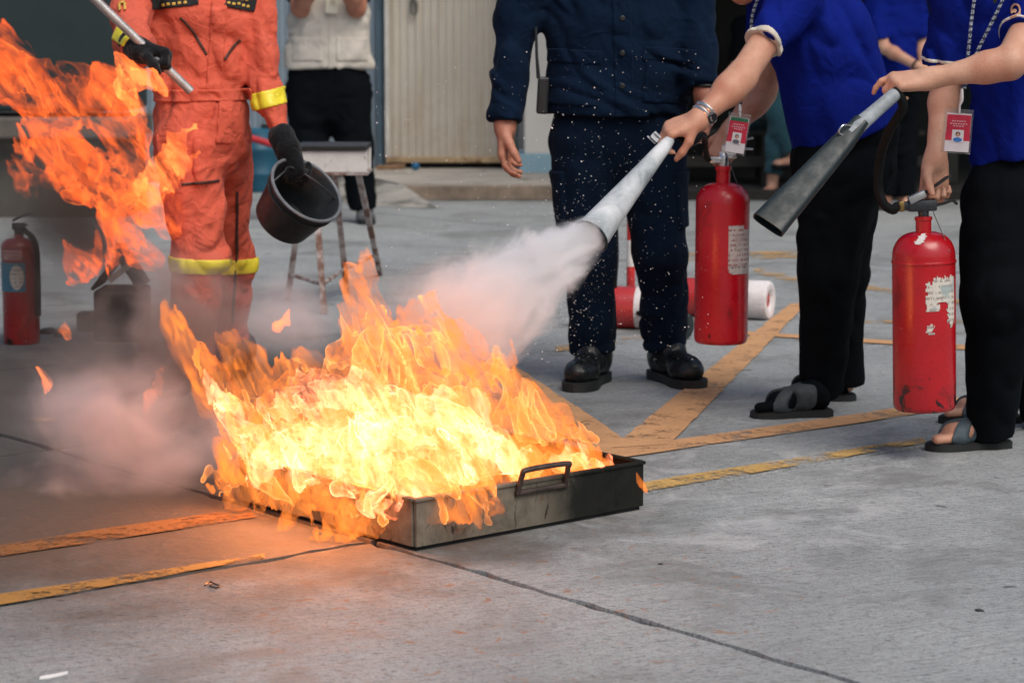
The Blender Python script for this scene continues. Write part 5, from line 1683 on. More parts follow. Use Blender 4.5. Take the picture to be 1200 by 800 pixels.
def local(me, root):
    M = Matrix.Translation(root.location) @ root.rotation_quaternion.to_matrix().to_4x4()
    me.transform(M.inverted())
def wpart(mb, name, mat, root, parent=None, smooth=True, auto=35):
    """a part given in place-coordinates under a turned extinguisher"""
    me = me_from(mb.v, mb.f, smooth)
    local(me, root)
    o = obj(name, me, mat, parent or root, world=False)
    if smooth and auto: sharp_edges(me, auto)
    return o

def body_profile(R, H, dome, rn, neck):
    p = [(.001, .012), (R * .55, .010), (R * .80, .004), (R * .90, 0.0), (R * .96, .004), (R, .014), (R, H)]
    for k in range(1, 9):
        t = k / 8 * math.pi / 2
        p.append((rn + (R - rn) * math.cos(t) ** .9, H + dome * math.sin(t)))
    p += [(rn, H + dome + neck), (rn * .8, H + dome + neck + .001), (.001, H + dome + neck + .001)]
    return p

def sheet_on(R, z0, z1, a0, a1, outline, n=26, m=22, lift=.0011):
    """label bent round the cylinder; outline(u,v) tells whether that bit of paper is still there"""
    vs, fs, ids = [], [], {}
    def vid(i, j):
        if (i, j) not in ids:
            a = math.radians(a0 + (a1 - a0) * i / n); z = z0 + (z1 - z0) * j / m
            ids[(i, j)] = len(vs); vs.append(((R + lift) * math.cos(a), (R + lift) * math.sin(a), z))
        return ids[(i, j)]
    for i in range(n):
        for j in range(m):
            if outline((i + .5) / n, (j + .5) / m):
                fs.append((vid(i, j), vid(i + 1, j), vid(i + 1, j + 1), vid(i, j + 1)))
    return vs, fs

def ext_root(name, label, base, axis, cat="extinguisher", group=None):
    q = Vector((0, 0, 1)).rotation_difference(Vector(tuple(unit(axis))))
    return thing(name, label, cat, tuple(base), q, group)

def flared(pts, rx, ry, up, n=28, wall=.003, power=3.2):
    """open horn: superellipse sections along pts, with an inner skin"""
    mb = MB()
    pts = [np.asarray(p, float) for p in pts]
    def sect(sc):
        rings = []
        for i, p in enumerate(pts):
            t = unit(pts[min(i + 1, len(pts) - 1)] - pts[max(0, i - 1)])
            a = unit(np.asarray(up, float) - t * np.dot(up, t)); b = np.cross(t, a)
            R_ = []
            for k in range(n):
                th = 2 * math.pi * k / n
                c, s_ = math.cos(th), math.sin(th)
                R_.append(p + a * (ry[i] - sc) * math.copysign(abs(s_) ** (2 / power), s_) + b * (rx[i] - sc) * math.copysign(abs(c) ** (2 / power), c))
            rings.append(R_)
        return rings
    O, I = sect(0), sect(wall)
    m = len(pts)
    vs = [v for r in O for v in r] + [v for r in I for v in r]
    fs = []
    for i in range(m - 1):
        for k in range(n):
            k2 = (k + 1) % n
            fs.append((i * n + k, i * n + k2, (i + 1) * n + k2, (i + 1) * n + k))
            o = m * n
            fs.append((o + i * n + k2, o + i * n + k, o + (i + 1) * n + k, o + (i + 1) * n + k2))
    for k in range(n):
        k2 = (k + 1) % n
        fs.append(((m - 1) * n + k, (m - 1) * n + k2, m * n + (m - 1) * n + k2, m * n + (m - 1) * n + k))
    fs.append(tuple(range(n - 1, -1, -1)))
    mb.add(vs, fs)
    return mb

def frost_mat():
    m, nt, out = nmat("frosted_horn")
    N = NT(nt)
    co = N.obco()
    n1 = N.noise(8, 4, 0.55, co, 0.3)
    col = N.ramp(n1, [(0.34, (0.10, 0.125, 0.14)), (0.47, (0.34, 0.38, 0.40)), (0.62, (0.58, 0.60, 0.62))])
    p = N.n("ShaderNodeBsdfPrincipled"); N.l(col, p.inputs['Base Color']); p.inputs['Roughness'].default_value = 0.75
    bp = N.n("ShaderNodeBump"); bp.inputs['Strength'].default_value = 0.3; bp.inputs['Distance'].default_value = 0.003
    N.l(N.noise(120, 4, 0.6, co), bp.inputs['Height']); N.l(bp.outputs[0], p.inputs['Normal'])
    N.l(p.outputs[0], out.inputs[0])
    return m
M_FROST = frost_mat()
M_HORN = surf("dark_horn_plastic", (0.012, 0.021, 0.024), 0.45, 0.25, 12, 0.1, 80, spec=0.35, dirt=(0.05, 0.065, 0.07, 1), dscale=14, dlo=.56, dhi=.76)
M_HORNG = surf("greyed_horn_neck", (0.26, 0.29, 0.31), 0.55, 0.35, 22, 0.2, 80)
M_HOSE = surf("black_hose", (0.005, 0.006, 0.006), 0.6, 0.2, 40, 0.15, 150, spec=0.15)

# --- the clean extinguisher held by the woman who bends forward
def ext_one():
    d = 6.62
    base = W(844.5, 401, d)
    root = ext_root("fire_extinguisher", "red extinguisher with white frosted nozzle held by the bending woman", base, V(.003, 0, 1))
    R, H = .0775, .404
    m = red_mat("red_enamel", (0.60, 0.007, 0.018), 0.76, 1.3)
    body = MB().lathe(body_profile(R, H, .058, .020, .036), 56).build("cylinder", m, root, world=False)
    tz = H + .058 + .036
    vs, fs = sheet_on(R, .205, .345, -82, -20, lambda u, v: not (v > .93 and u > .6) and not (v < .07 and u < .12))
    obj("paper_label", me_from(vs, fs, True), M_PRINT, body, world=False)
    vs, fs = sheet_on(R, .209, .228, -80, -24, lambda u, v: True, 20, 3, .0017)
    obj("label_mark", me_from(vs, fs, True), print_mat("black_print", (0.55, 0.50, 0.47), (0.02, 0.02, 0.02), (0.03, 0.03, 0.03), 45), body, world=False)
    MB().lathe([(.017, 0), (.023, .002), (.023, .012), (.018, .015)], 24, (0, 0, tz - .002)).build("collar_ring", m, root, world=False)
    mb = MB().lathe([(.015, 0), (.016, .03), (.013, .036), (.001, .037)], 20, (0, 0, tz + .012)); mb.box((-.020, -.004, tz + .030), (.020, .010, .009), bev=.003); mb.box((.012, .0, tz + .044), (.026, .010, .010), bev=.003)
    v = mb.build("valve", M_STEEL, root, world=False)
    MB().box((.014, 0, tz + .060), (.020, .012, .011), bev=.004).build("valve_cap", M_WHITEP, v, world=False)
    MB().tube(spline([V(-.006, .0, tz + .052), V(.035, .01, tz + .062), V(.085, .018, tz + .060)], 6), .006, 8, flat=(.5, 1.6)).build("carry_handle", M_STEEL, root, world=False)
    MB().tube(spline([V(-.004, .0, tz + .070), V(.035, .01, tz + .082), V(.085, .018, tz + .092)], 6), .006, 8, flat=(.5, 1.6)).build("lever", M_STEEL, root, world=False)
    MB().tube(spline([V(.016, -.01, tz + .03), V(.035, -.03, tz - .03), V(.066, -.045, H + .0)], 8), .0013, 6).build("pin_cord", M_PLBLACK, root, world=False)
    # nozzle and hose
    a, b = W(785, 164, 5.96), W(692, 277, 5.70)
    ts = np.linspace(0, 1, 15)
    pts = [a + (b - a) * t for t in ts]
    rr = [.0165 + .0295 * (t ** 1.15) for t in ts]
    rr[0] = .013
    h = wpart(flared(pts, rr, rr, V(0, 0, 1), 32, .003, 2.0), "nozzle_horn", M_FROST, root)
    ax = unit(b - a); u = unit(np.cross(ax, V(0, 1, 0))); w_ = np.cross(ax, u)
    rim = [b + (u * math.cos(t) + w_ * math.sin(t)) * (rr[-1] + .0005) for t in np.linspace(0, 2 * math.pi, 33)]
    wpart(MB().tube(rim, .0032, 8, caps=False), "horn_rim", M_HORN, root, h)
    c = W(767, 163, 5.93)
    mb = MB(); Rm = np.array([ax, unit(np.cross(ax, V(0, 1, 0))), V(0, 1, 0)])
    mb.box(c + V(.002, 0, .004), (.010, .012, .008), Rm, bev=.003); mb.box(c + V(.008, 0, .011), (.004, .011, .006), Rm, bev=.002); mb.box(c + V(-.008, 0, -.002), (.003, .014, .008), Rm, bev=.002)
    wpart(mb, "clamp", surf("dull_zinc", (.36, .38, .40), .5, .2, 60, metal=.5), root, h, False)
    tip = Matrix.Translation(root.location) @ root.rotation_quaternion.to_matrix().to_4x4() @ Vector((-.036, -.004, tz + .030))
    path = [a + (a - b) * -.01, a + unit(a - b) * .03, W(808, 170, 6.04), W(824, 158, 6.30), W(827, 176, 6.52), W(829, 186, 6.60), np.array(tip)]
    wpart(MB().tube(spline(path, 10), .0085, 12), "hose", M_HOSE, root)
ext_one()

# --- the scuffed one with the flat black horn
def ext_two():
    d = 5.74
    base = W(1083.5, 479, d)
    root = ext_root("fire_extinguisher", "scuffed red extinguisher with torn white label and black flat horn", base, V(-.030, 0, 1))
    R, H = .0785, .388
    m = red_mat("scuffed_red_enamel", (0.50, 0.007, 0.014), 0.66, 7.7, .55)
    body = MB().lathe(body_profile(R, H, .060, .0195, .030), 56).build("cylinder", m, root, world=False)
    MB().lathe([(R + .0005, 0), (R + .0022, .002), (R + .0022, .006), (R + .0005, .008)], 56, (0, 0, H - .018), caps=False).build("weld_seam", m, body, world=False)
    rn = np.random.RandomState(5); E = rn.rand(64) * .16
    def torn(u, v):
        k = E[int(v * 40) % 64]; q = E[int(u * 40 + 20) % 64]
        if v > .92 - q * .5: return u > .25 and v < .99 - q * .3
        if u < .05 + k * .4: return False
        if v < .42: return (u > .66 + k * .6 and v > .10 + q) or (u < .16 + k and .03 < v < .16 + q * .3)
        if v < .55: return u < .35 + k or u > .60 + k
        return True
    vs, fs = sheet_on(R, .195, .345, -101, -32, torn, 34, 34)
    obj("torn_label", me_from(vs, fs, True), M_PRINT2, body, world=False)
    # pale highlight painted on the dome
    M_WHT = surf("highlight_white", (0.60, 0.57, 0.55), .6, .2, 40)
    rng = np.random.RandomState(9); F2 = rn.rand(64)
    vs, fs = sheet_on(R * .80, H + .0345, H + .0585, -128, -88, lambda u, v: abs(u - .55 - .3 * (v - .5)) < .16 + .16 * F2[int(v * 20)] , 16, 10, .0)
    # painted highlight follows the dome
    out = []
    for x, y, z in vs:
        t = math.asin(min(1, (z - H) / .060)); r = .0195 + (R - .0195) * math.cos(t) ** .9 + .0014
        a = math.atan2(y, x); out.append((r * math.cos(a), r * math.sin(a), z + .0008))
    obj("dome_highlight", me_from(out, fs, True), M_WHT, body, world=False)
    tz = H + .060 + .030
    MB().lathe([(.018, 0), (.022, .002), (.022, .009), (.017, .011)], 24, (0, 0, tz - .002)).build("collar_ring", m, root, world=False)
    mb = MB().lathe([(.013, 0), (.014, .02), (.012, .040), (.001, .041)], 20, (0, 0, tz + .008)); mb.box((-.004, -.002, tz + .036), (.036, .013, .014), bev=.004); mb.box((-.05, -.002, tz + .036), (.020, .011, .011), bev=.004)
    v = mb.build("valve", M_DKMETAL, root, world=False)
    MB().box((-.056, -.002, tz + .036), (.007, .0135, .0135), bev=.003).build("hose_ferrule", surf("brass", (.35, .22, .08), .4, .3, 40, metal=.9), v, world=False)
    MB().box((-.018, -.010, tz + .058), (.022, .012, .009), np.array([unit(V(1, 0, .45)), V(0, 1, 0), unit(V(-.45, 0, 1))]), bev=.002).build("valve_block", surf("pale_cast_metal", (.38, .39, .39), .45, .25, 40, metal=.7), v, world=False)
    MB().tube([V(-.012, -.006, tz + .058), V(.03, -.004, tz + .085), V(.058, -.002, tz + .104), V(.068, -.001, tz + .108)], [.010, .010, .009, .006], 10, flat=(.42, 1.3)).build("lever", M_PLBLACK, root, world=False)
    MB().tube(spline([V(.02, -.004, tz + .034), V(.05, -.004, tz + .040), V(.072, -.003, tz + .046), V(.084, -.003, tz + .036)], 6), [.0085] * 18 + [.004], 10, flat=(.45, 1.3)).build("carry_handle", M_PLBLACK, root, world=False)
    MB().tube(spline([V(.018, -.012, tz + .03), V(.036, -.03, tz - .02), V(.056, -.055, H + .012)], 8), .0013, 6).build("pin_cord", M_PLBLACK, root, world=False)
    # flat horn
    a, k, b = W(1047, 112, 5.53), W(1003, 150, 5.47), W(900, 264, 5.30)
    nk = wpart(MB().tube([a + (a - k) * .05, a, a + (k - a) * .5, k, k + (b - k) * .08], [.0155, .0165, .0175, .020, .019], 20), "horn_neck", M_HORNG, root)
    ax = unit(b - k); wide = unit(V(.62, -.30, -.42) - ax * np.dot(V(.62, -.30, -.42), ax)); thin = np.cross(ax, wide)
    ts = np.linspace(-.06, 1, 14)
    pts = [k + (b - k) * t for t in ts]
    hw = [.0195 + .004 * min(1, max(0, t * 8)) + .0185 * max(0, t) for t in ts]; hh = [.0185 - .0025 * max(0, t) for t in ts]
    h = wpart(flared(pts, hw, hh, thin, 36, .003, 3.6), "flat_horn", M_HORN, root)
    tip = np.array(Matrix.Translation(root.location) @ root.rotation_quaternion.to_matrix().to_4x4() @ Vector((-.066, -.002, tz + .036)))
    path = [tip + V(.012, 0, 0), tip, W(1046, 246, 5.70), W(1035, 238, 5.69), W(1029, 216, 5.69), W(1032, 182, 5.66), W(1043, 152, 5.58), W(1058, 126, 5.545), a + (a - k) * .10, a]
    wpart(MB().tube(spline(path, 9), .0118, 12), "hose", M_HOSE, root)
    wpart(MB().tube(spline([W(990, 160, 5.44), W(983, 155, 5.43), W(988, 147, 5.43), W(997, 147, 5.45)], 6), .0022, 8), "wire_hook", M_STEEL, root, h)
ext_two()

# --- small one standing on the left
def ext_small():
    base = G(26, 402)
    root = ext_root("fire_extinguisher", "small dark red extinguisher with blue and white label standing beside the smoke", base, V(0, 0, 1))
    R, H = .0625, .335
    m = red_mat("old_red_enamel", (0.30, 0.012, 0.012), 0.70, 3.1, .6)
    b = MB().lathe(body_profile(R, H, .030, .017, .012), 40).build("cylinder", m, root, world=False)
    vs, fs = sheet_on(R, .185, .285, -168, -62, lambda u, v: True); obj("blue_label", me_from(vs, fs, True), surf("blue_paper", (0.03, 0.17, 0.26), .5, .2, 20), b, world=False)
    vs, fs = sheet_on(R, .192, .278, -112, -66, lambda u, v: (u - .5) ** 2 + (v - .5) ** 2 < .24, lift=.0018); obj("label_print", me_from(vs, fs, True), M_PRINT2, b, world=False)
    vs, fs = sheet_on(R, .295, .328, -140, -70, lambda u, v: True, lift=.0012); obj("small_label", me_from(vs, fs, True), print_mat("pink_label", (.45, .22, .20), (.2, .05, .05), (.5, .3, .28)), b, world=False)
    tz = H + .042
    mb = MB().lathe([(.016, 0), (.018, .03), (.012, .036), (.001, .037)], 18, (0, 0, tz)); mb.box((.0, 0, tz + .028), (.022, .012, .012), bev=.003)
    mb.build("valve", M_PLBLACK, root, world=False)
    MB().tube([V(-.02, 0, tz + .048), V(.02, 0, tz + .066), V(.045, 0, tz + .072)], [.008, .008, .006], 8, flat=(.5, 1.4)).build("lever", M_PLBLACK, root, world=False)
    MB().tube([V(-.018, 0, tz + .026), V(.03, 0, tz + .034)], .007, 8, flat=(.5, 1.4)).build("carry_handle", M_PLBLACK, root, world=False)
    MB().tube(spline([V(.018, -.01, tz + .02), V(.062, -.03, tz - .03), V(.068, -.036, .22), V(.066, -.034, .10)], 8), .0095, 10).build("hose", M_HOSE, root, world=False)
ext_small()

# --- two lying behind the man in navy
M_FROSTW = surf("powdery_white_bottom", (0.66, 0.62, 0.62), 0.9, 0.15, 16, 0.4, 70, dirt=(.42, .22, .22, 1), dscale=14, dlo=.6, dhi=.72)
def ext_lying(label, pe, ye, axis, R, H, horn):
    """pe: pixel of the bottom disc's centre; axis points from the bottom to the neck"""
    d = ye
    c = W(pe[0], pe[1], d); c[2] = R
    root = ext_root("lying_extinguisher", label, c, axis, group="extinguishers lying on the ground behind the man in navy")
    m = red_mat("faded_red_enamel", (0.50, 0.035, 0.035), 0.72, 5.0 + R * 9)
    body = MB().lathe(body_profile(R, H, .05, .018, .03), 40).build("cylinder", m, root, world=False)
    sk = [(R * .34, .0125), (R * .42, .006), (R * .62, .001), (R * .82, -.002), (R * .95, .001), (R * 1.015, .012), (R * 1.015, .085), (R * 1.006, .093)]
    MB().lathe(sk, 40, caps=False).build("white_base", M_FROSTW, root, world=False)
    MB().lathe([(.016, 0), (.02, .02), (.014, .045), (.001, .046)], 16, (0, 0, H + .08)).build("valve", M_DKMETAL, root, world=False)
    MB().tube([V(0, -.01, H + .115), V(.0, .045, H + .150), V(0, .06, H + .152)], .008, 8, flat=(.5, 1.4)).build("lever", M_PLBLACK, root, world=False)
    if horn:
        a, b = horn
        wpart(MB().tube([a, a + (b - a) * .2, b], [.016, .026, .044], 24), "black_horn", M_HORN, root)
        nk = np.array(Matrix.Translation(root.location) @ root.rotation_quaternion.to_matrix().to_4x4() @ Vector((0, 0, H + .1)))
        wpart(MB().tube(spline([a, a * .75 + nk * .25 + V(0, .12, .01), a * .3 + nk * .7 + V(0, .10, 0), nk], 8), .010, 10), "hose", M_HOSE, root)
ext_lying("lying red extinguisher with powdery white bottom turned towards the camera", (903, 346), 8.55, V(-.93, .40, 0), .0720, .40, None)
ext_lying("lying red extinguisher half hidden behind the legs of the man in navy", (776, 362), 8.28, V(-.97, .22, 0), .0760, .20, (W(770, 368, 8.05) * V(1, 1, 0) + V(0, 0, .05), W(806, 372, 7.98) * V(1, 1, 0) + V(0, 0, .050)))

pp = G(739, 352)
bp_ = thing("barrier_post", "slim red and white banded post seen between the legs of the man in navy", "post", tuple(pp))
zt = W(739, 232, pp[1])[2]
for i, (y0, y1) in enumerate(((352, 312), (312, 281), (281, 250), (250, 222))):
    za, zb_ = max(.02, W(739, y0, pp[1])[2]), W(739, y1, pp[1])[2]
    MB().lathe([(.017, 0), (.017, zb_ - za - .001)], 18, (pp[0], pp[1], za)).build("band", surf("post_red", (.48, .02, .02), .5, .2, 20) if i % 2 == 0 else surf("post_white", (.62, .60, .56), .6, .2, 20), bp_)
MB().lathe([(.07, 0), (.07, .012), (.02, .03)], 24, (pp[0], pp[1], 0)).build("post_foot", M_RUBBER, bp_)
q = G(722, 352)
o = MB().tube(spline([W(722, 262, 8.3), W(723, 300, 8.3), W(721, 335, 8.3), W(724, 352, 8.28)], 6), .007, 8).build("hose", M_HOSE, bp_)

# ------------------------------------------------------------------ identity badges of the two women
def id_card(name, label, c, hw, hh, a, d, green, lan, clip):
    R = tilt(a)
    root = thing(name, label, "badge", tuple(W(c[0], c[1], d)))
    P = lambda x, y, z=0: W(c[0], c[1], d) + R[0] * x * hw + R[2] * y * hh + V(0, -z, 0)
    m, nt, out = nmat("clear_sleeve"); N = NT(nt)
    t = N.n("ShaderNodeBsdfTransparent"); g = N.n("ShaderNodeBsdfGlossy"); g.inputs[1].default_value = .15; mx = N.n("ShaderNodeMixShader"); mx.inputs[0].default_value = .16
    df = N.n("ShaderNodeBsdfDiffuse"); df.inputs[0].default_value = (.6, .62, .64, 1); m2 = N.n("ShaderNodeMixShader"); m2.inputs[0].default_value = .35
    N.l(g.outputs[0], m2.inputs[1]); N.l(df.outputs[0], m2.inputs[2]); N.l(t.outputs[0], mx.inputs[1]); N.l(m2.outputs[0], mx.inputs[2]); N.l(mx.outputs[0], out.inputs[0])
    MB().box(P(0, 0), (hw, .0022, hh), R, bev=.0012).build("clear_sleeve", m, root, smooth=False)
    RED = surf("card_red", (.52, .02, .055), .4, .15, 30); WHT = surf("card_white", (.66, .63, .66), .4, .06, 30)
    cd = MB().box(P(.02, -.05, .0028), (hw * .84, .0005, hh * .86), R).build("card", WHT, root, smooth=False)
    top = .62 if green else .74
    MB().box(P(.02, (top - .12) / 2, .0036), (hw * .82, .0003, hh * (top + .12) / 2), R).build("red_field", RED, cd, smooth=False)
    for sx in (-.6, .64):
        MB().box(P(sx, -.25, .0037), (hw * .22, .0003, hh * .16), R).build("red_field", RED, cd, smooth=False)
    if green:
        MB().box(P(.02, .70, .0036), (hw * .78, .0003, hh * .09), R).build("green_band", surf("card_green", (.02, .16, .07), .4, .1), cd, smooth=False)
    INK = surf("card_pale_print", (.70, .42, .45), .4, .1)
    for k, (y, wd) in enumerate(((.46, .50), (.34, .62), (.24, .40))):
        n = int(6 * wd / .5)
        for j in range(n):
            MB().box(P(.02 + (-wd + 2 * wd * (j + .5) / n), y, .0042), (hw * wd / n * .62, .0002, hh * .028), R).build("card_lettering", INK, cd, smooth=False)
    ph = MB().box(P(.02, -.20, .0046), (hw * .40, .0003, hh * .27), R).build("portrait", surf("portrait_ground", (.70, .68, .68), .4, .05), cd, smooth=False)
    def disc(x, y, rx, ry, z, nm, mt):
        mb = MB(); n = 20
        ring = [P(x + rx * math.cos(t), y + ry * math.sin(t), z) for t in np.linspace(0, 2 * math.pi, n, endpoint=False)]
        ring2 = [p + V(0, .0003, 0) for p in ring]
        mb.add(ring + ring2, [tuple(range(n))[::-1], tuple(range(n, 2 * n))] + [(i, (i + 1) % n, n + (i + 1) % n, n + i) for i in range(n)])
        mb.build(nm, mt, ph, smooth=False)
    disc(.02, -.12, .17, .105, .0052, "portrait_hair", M_HAIR)
    disc(.03, -.15, .115, .085, .0057, "portrait_face", M_SKIN2)
    disc(.02, -.37, .31, .10, .0055, "portrait_shoulders", surf("portrait_shirt", (.03, .16, .48) if not green else (.10, .10, .13), .5))
    x, y = clip
    q = W(x, y, d - .003); b_ = P(0, .93, .003)
    cl = MB(); cl.tube([q + V(0, 0, .018), q, q - V(0, 0, .010), b_ + V(0, 0, .012), b_ - V(0, 0, .006)], [.0065, .0095, .0095, .0055, .0055], 10, flat=(.5, 1)); cl.build("clip", M_WHITEP, root)
    m, nt, out = nmat("woven_lanyard"); N = NT(nt)
    tc = N.n("ShaderNodeTexCoord"); sx = N.n("ShaderNodeSeparateXYZ"); N.l(tc.outputs['Object'], sx.inputs[0])
    fr = N.math('FRACT', N.math('MULTIPLY', sx.outputs[2], 70.0))
    col = N.mix(N.math('MULTIPLY', N.math('LESS_THAN', fr, .6), N.maprange(N.noise(420, 3, .7, N.obco()), .47, .56)), (.005, .010, .04), (.36, .39, .43))
    p = N.n("ShaderNodeBsdfPrincipled"); N.l(col, p.inputs['Base Color']); p.inputs['Roughness'].default_value = .8; N.l(p.outputs[0], out.inputs[0])
    for path in lan:
        MB().tube(spline(path, 6), .0042, 8, flat=(.25, 1.0), up=V(0, 1, 0)).build("lanyard", m, root)
id_card("id_badge", "red and white identity card with green band hanging before the bending woman's far arm", (863.5, 157), 13.3 / 428., 24 / 428., -9, 6.30, True,
        [[W(890, -6, 6.34), W(881, 22, 6.30), W(880, 60, 6.29), W(870, 108, 6.29), W(867, 126, 6.297)]], (867, 130))
id_card("id_badge", "red and white identity card under the outstretched arm of the woman at the right edge", (1122, 154), 17 / 476., 26 / 476., -3.5, 5.67, False,
        [[W(1150, -30, 5.74), W(1141, 5, 5.715), W(1134, 68, 5.68), W(1129, 104, 5.67)], [W(1182, -14, 5.74), W(1166, 19, 5.71), W(1143, 66, 5.68), W(1130, 104, 5.668)]], (1127, 113))

# ------------------------------------------------------------------ stand behind the bucket
def stand():
    d0 = 8.85
    root = thing("steel_stand", "rusty steel stand with white panel and black top behind the bucket", "stand", tuple(G(392, 352)))
    M_RUSTY = surf("rusty_white_steel", (0.44, 0.40, 0.38), .7, .3, 10, .3, 80, dirt=(.15, .07, .045, 1), dscale=9, dlo=.42, dhi=.58)
    M_PALE = surf("chipped_white_panel", (0.60, 0.58, 0.55), .6, .12, 10, .2, 60, dirt=(.25, .21, .18, 1), dscale=12, dlo=.58, dhi=.66)
    xa, xb = W(352, 190, d0)[0], W(430, 190, d0)[0]
    zt, zm, zb = W(390, 172, d0)[2], W(390, 178, d0)[2], W(390, 202, d0)[2]
    MB().box(((xa + xb) / 2 - .01, d0 + .13, zt - .004), ((xb - xa) / 2 + .01, .15, .009), bev=.003).build("top_board", M_PLBLACK, root, smooth=False)
    for dy in (0, .26):
        MB().box(((xa + xb) / 2, d0 + dy, (zt + zb) / 2 - .008), ((xb - xa) / 2, .008, (zt - zb) / 2 - .008), bev=.002).build("front_panel" if dy == 0 else "rear_panel", M_PALE, root, smooth=False)
    MB().box(((xa + xb) / 2, d0 + .13, zb - .006), ((xb - xa) / 2 + .003, .14, .005), bev=.001).build("lower_rim", M_RUSTY, root, smooth=False)
    legs = [((357, 204, d0 + .01), (337, 352)), ((368, 204, d0 - .0), (380, 368)), ((392, 204, d0 + .2), (407, 344)), ((420, 204, d0 + .24), (446, 322))]
    for a, b in legs:
        p, q = W(*a), G(*b); t = unit(q - p); s = unit(np.cross(t, V(0, 1, 0)))
        R = np.array([s, np.cross(t, s), t])
        MB().box((p + q) / 2, (.0115, .0115, np.linalg.norm(q - p) / 2), R, bev=.002).build("leg", M_RUSTY, root, smooth=False)
    def on(i, y):
        p, q = W(*legs[i][0]), G(*legs[i][1]); t = (p[2] - y) / (p[2] - q[2]); return p + (q - p) * t
    MB().tube([on(0, .11), on(1, .11)], .008, 8).build("crossbar", M_RUSTY, root)
    MB().tube([on(1, .11), on(2, .11)], .008, 8).build("crossbar", M_RUSTY, root)
    MB().tube([on(2, .11), on(3, .11)], .008, 8).build("crossbar", M_RUSTY, root)
stand()

# ------------------------------------------------------------------ smaller things
bd = W(303, 204, 15.4)
bl = thing("blue_drum", "blue plastic drum by the wall beside the firefighter's right leg", "drum", (bd[0], 15.4, 0))
MB().lathe([(.001, 0), (.13, 0), (.14, .02), (.14, .10), (.147, .11), (.147, .13), (.14, .14), (.14, .26), (.147, .27), (.147, .29), (.14, .30), (.13, .40), (.06, .42), (.001, .42)], 30, (bd[0], 15.4, .0)).build("drum_body", surf("blue_plastic", (.012, .095, .16), .45, .2, 8), bl)
MB().lathe([(.03, 0), (.03, .03), (.001, .031)], 16, (bd[0] + .05, 15.4, .415)).build("drum_cap", M_PLBLACK, bl)
o = MB().tube([W(288, 160, 15.15), W(324, 171, 15.1)], .022, 10).build("red_bar", surf("red_bar_paint", (.50, .02, .03), .5, .2, 10), None)
tag(o, "red bar sticking out beside the blue drum above the glove", "bar")
o = MB().lathe([(.001, -.028), (.017, -.024), (.028, -.010), (.029, .006), (.020, .023), (.001, .028)], 20, tuple(W(487, 199, 15.95) * V(1, 1, 0) + V(0, 0, .134))).build("blue_float", surf("blue_toy_plastic", (.008, .12, .25), .4, .15, 10), None)
tag(o, "small blue plastic float lying in the dark gap under the door", "float")
o = MB().box(W(458, 198, 16.0) * V(1, 1, 0) + V(0, 0, .125), (.10, .02, .018), tilt(4), bev=.004).build("wood_offcut", surf("old_wood", (.22, .13, .07), .8, .3, 20), None, smooth=False)
tag(o, "brown wood offcut lying under the left end of the door", "wood")

cb = G(138, 402)
ch = thing("charred_bin", "charred black metal bin with a bent lid in the smoke of the left fire", "bin", tuple(cb))
M_CHAR = surf("charred_metal", (.020, .020, .018), .75, .4, 10, .5, 40, dirt=(.08, .06, .05, 1), dscale=8, dlo=.58, dhi=.7)
MB().box(cb + V(0, .12, .092), (.083, .11, .088), bev=.008).build("bin_body", M_CHAR, ch, smooth=False)
MB().box(cb + V(-.042, .12, .242), (.072, .12, .006), tilt(52), bev=.002).build("bent_lid", M_CHAR, ch, smooth=False)
MB().box(cb + V(.040, .12, .244), (.066, .12, .006), tilt(-58), bev=.002).build("bent_lid", M_CHAR, ch, smooth=False)
MB().box(cb + V(.012, -.006, .245), (.045, .002, .010), tilt(38), bev=.001).build("pale_strip", surf("ash_grey_strip", (.30, .28, .26), .9, .3, 20), ch, smooth=False)
MB().lathe([(.02, 0), (.028, .02), (.018, .05), (.001, .055)], 14, cb + V(-.002, .12, .285)).build("lid_knob", M_CHAR, ch)
c2 = G(102, 388)
o = MB().box(c2 + V(0, 0, .036), (.03, .04, .034), bev=.004).build("charred_box", M_CHAR, None, smooth=False)
tag(o, "small charred box standing left of the black bin", "box")
for i, (x, y, r) in enumerate(((56, 391, .030), (72, 394, .034), (118, 458, .012))):
    c = G(x, y); rr_ = random.Random(i)
    mb = MB(); bm = bmesh.new(); bmesh.ops.create_icosphere(bm, subdivisions=2, radius=r)
    for v in bm.verts: v.co *= rr_.uniform(.75, 1.15); v.co.z *= .45
    mb.add([c + V(v.co.x, v.co.y, v.co.z + r * .35) for v in bm.verts], [tuple(v.index for v in f.verts) for f in bm.faces]); bm.free()
    o = mb.build("charred_lump", M_CHAR, None, auto=0)
    tag(o, ("black charred lump on the ground beside the small red extinguisher", "charred lump with a small flame right of the small extinguisher", "small black cinder on the sooty concrete before the bin")[i], "cinder")
g = G(62, 794)
pr = MB(); pt = [(-.020, -.006), (-.004, -.003), (.012, .004), (.021, .009), (.019, .014), (.004, .008), (-.012, .003), (-.021, 0)]
o = pr.prism([(g[0] + x, g[1] + y * 2.2) for x, y in pt], .001, .0035).build("paper_scrap", surf("white_paper", (.72, .72, .70), .8, .05, 30), None, smooth=False)
tag(o, "white scrap of paper on the concrete at the lower left", "paper")
wq = [G(240, 687), G(246, 683), G(253, 686), G(258, 688), G(252, 690), G(246, 687), G(249, 685)]
o = MB().tube(spline([p + V(0, 0, .003) for p in wq], 5), .0016, 6).build("wire_loop", M_DKMETAL, None)
tag(o, "thin dark loop of wire on the concrete near the joint", "wire")
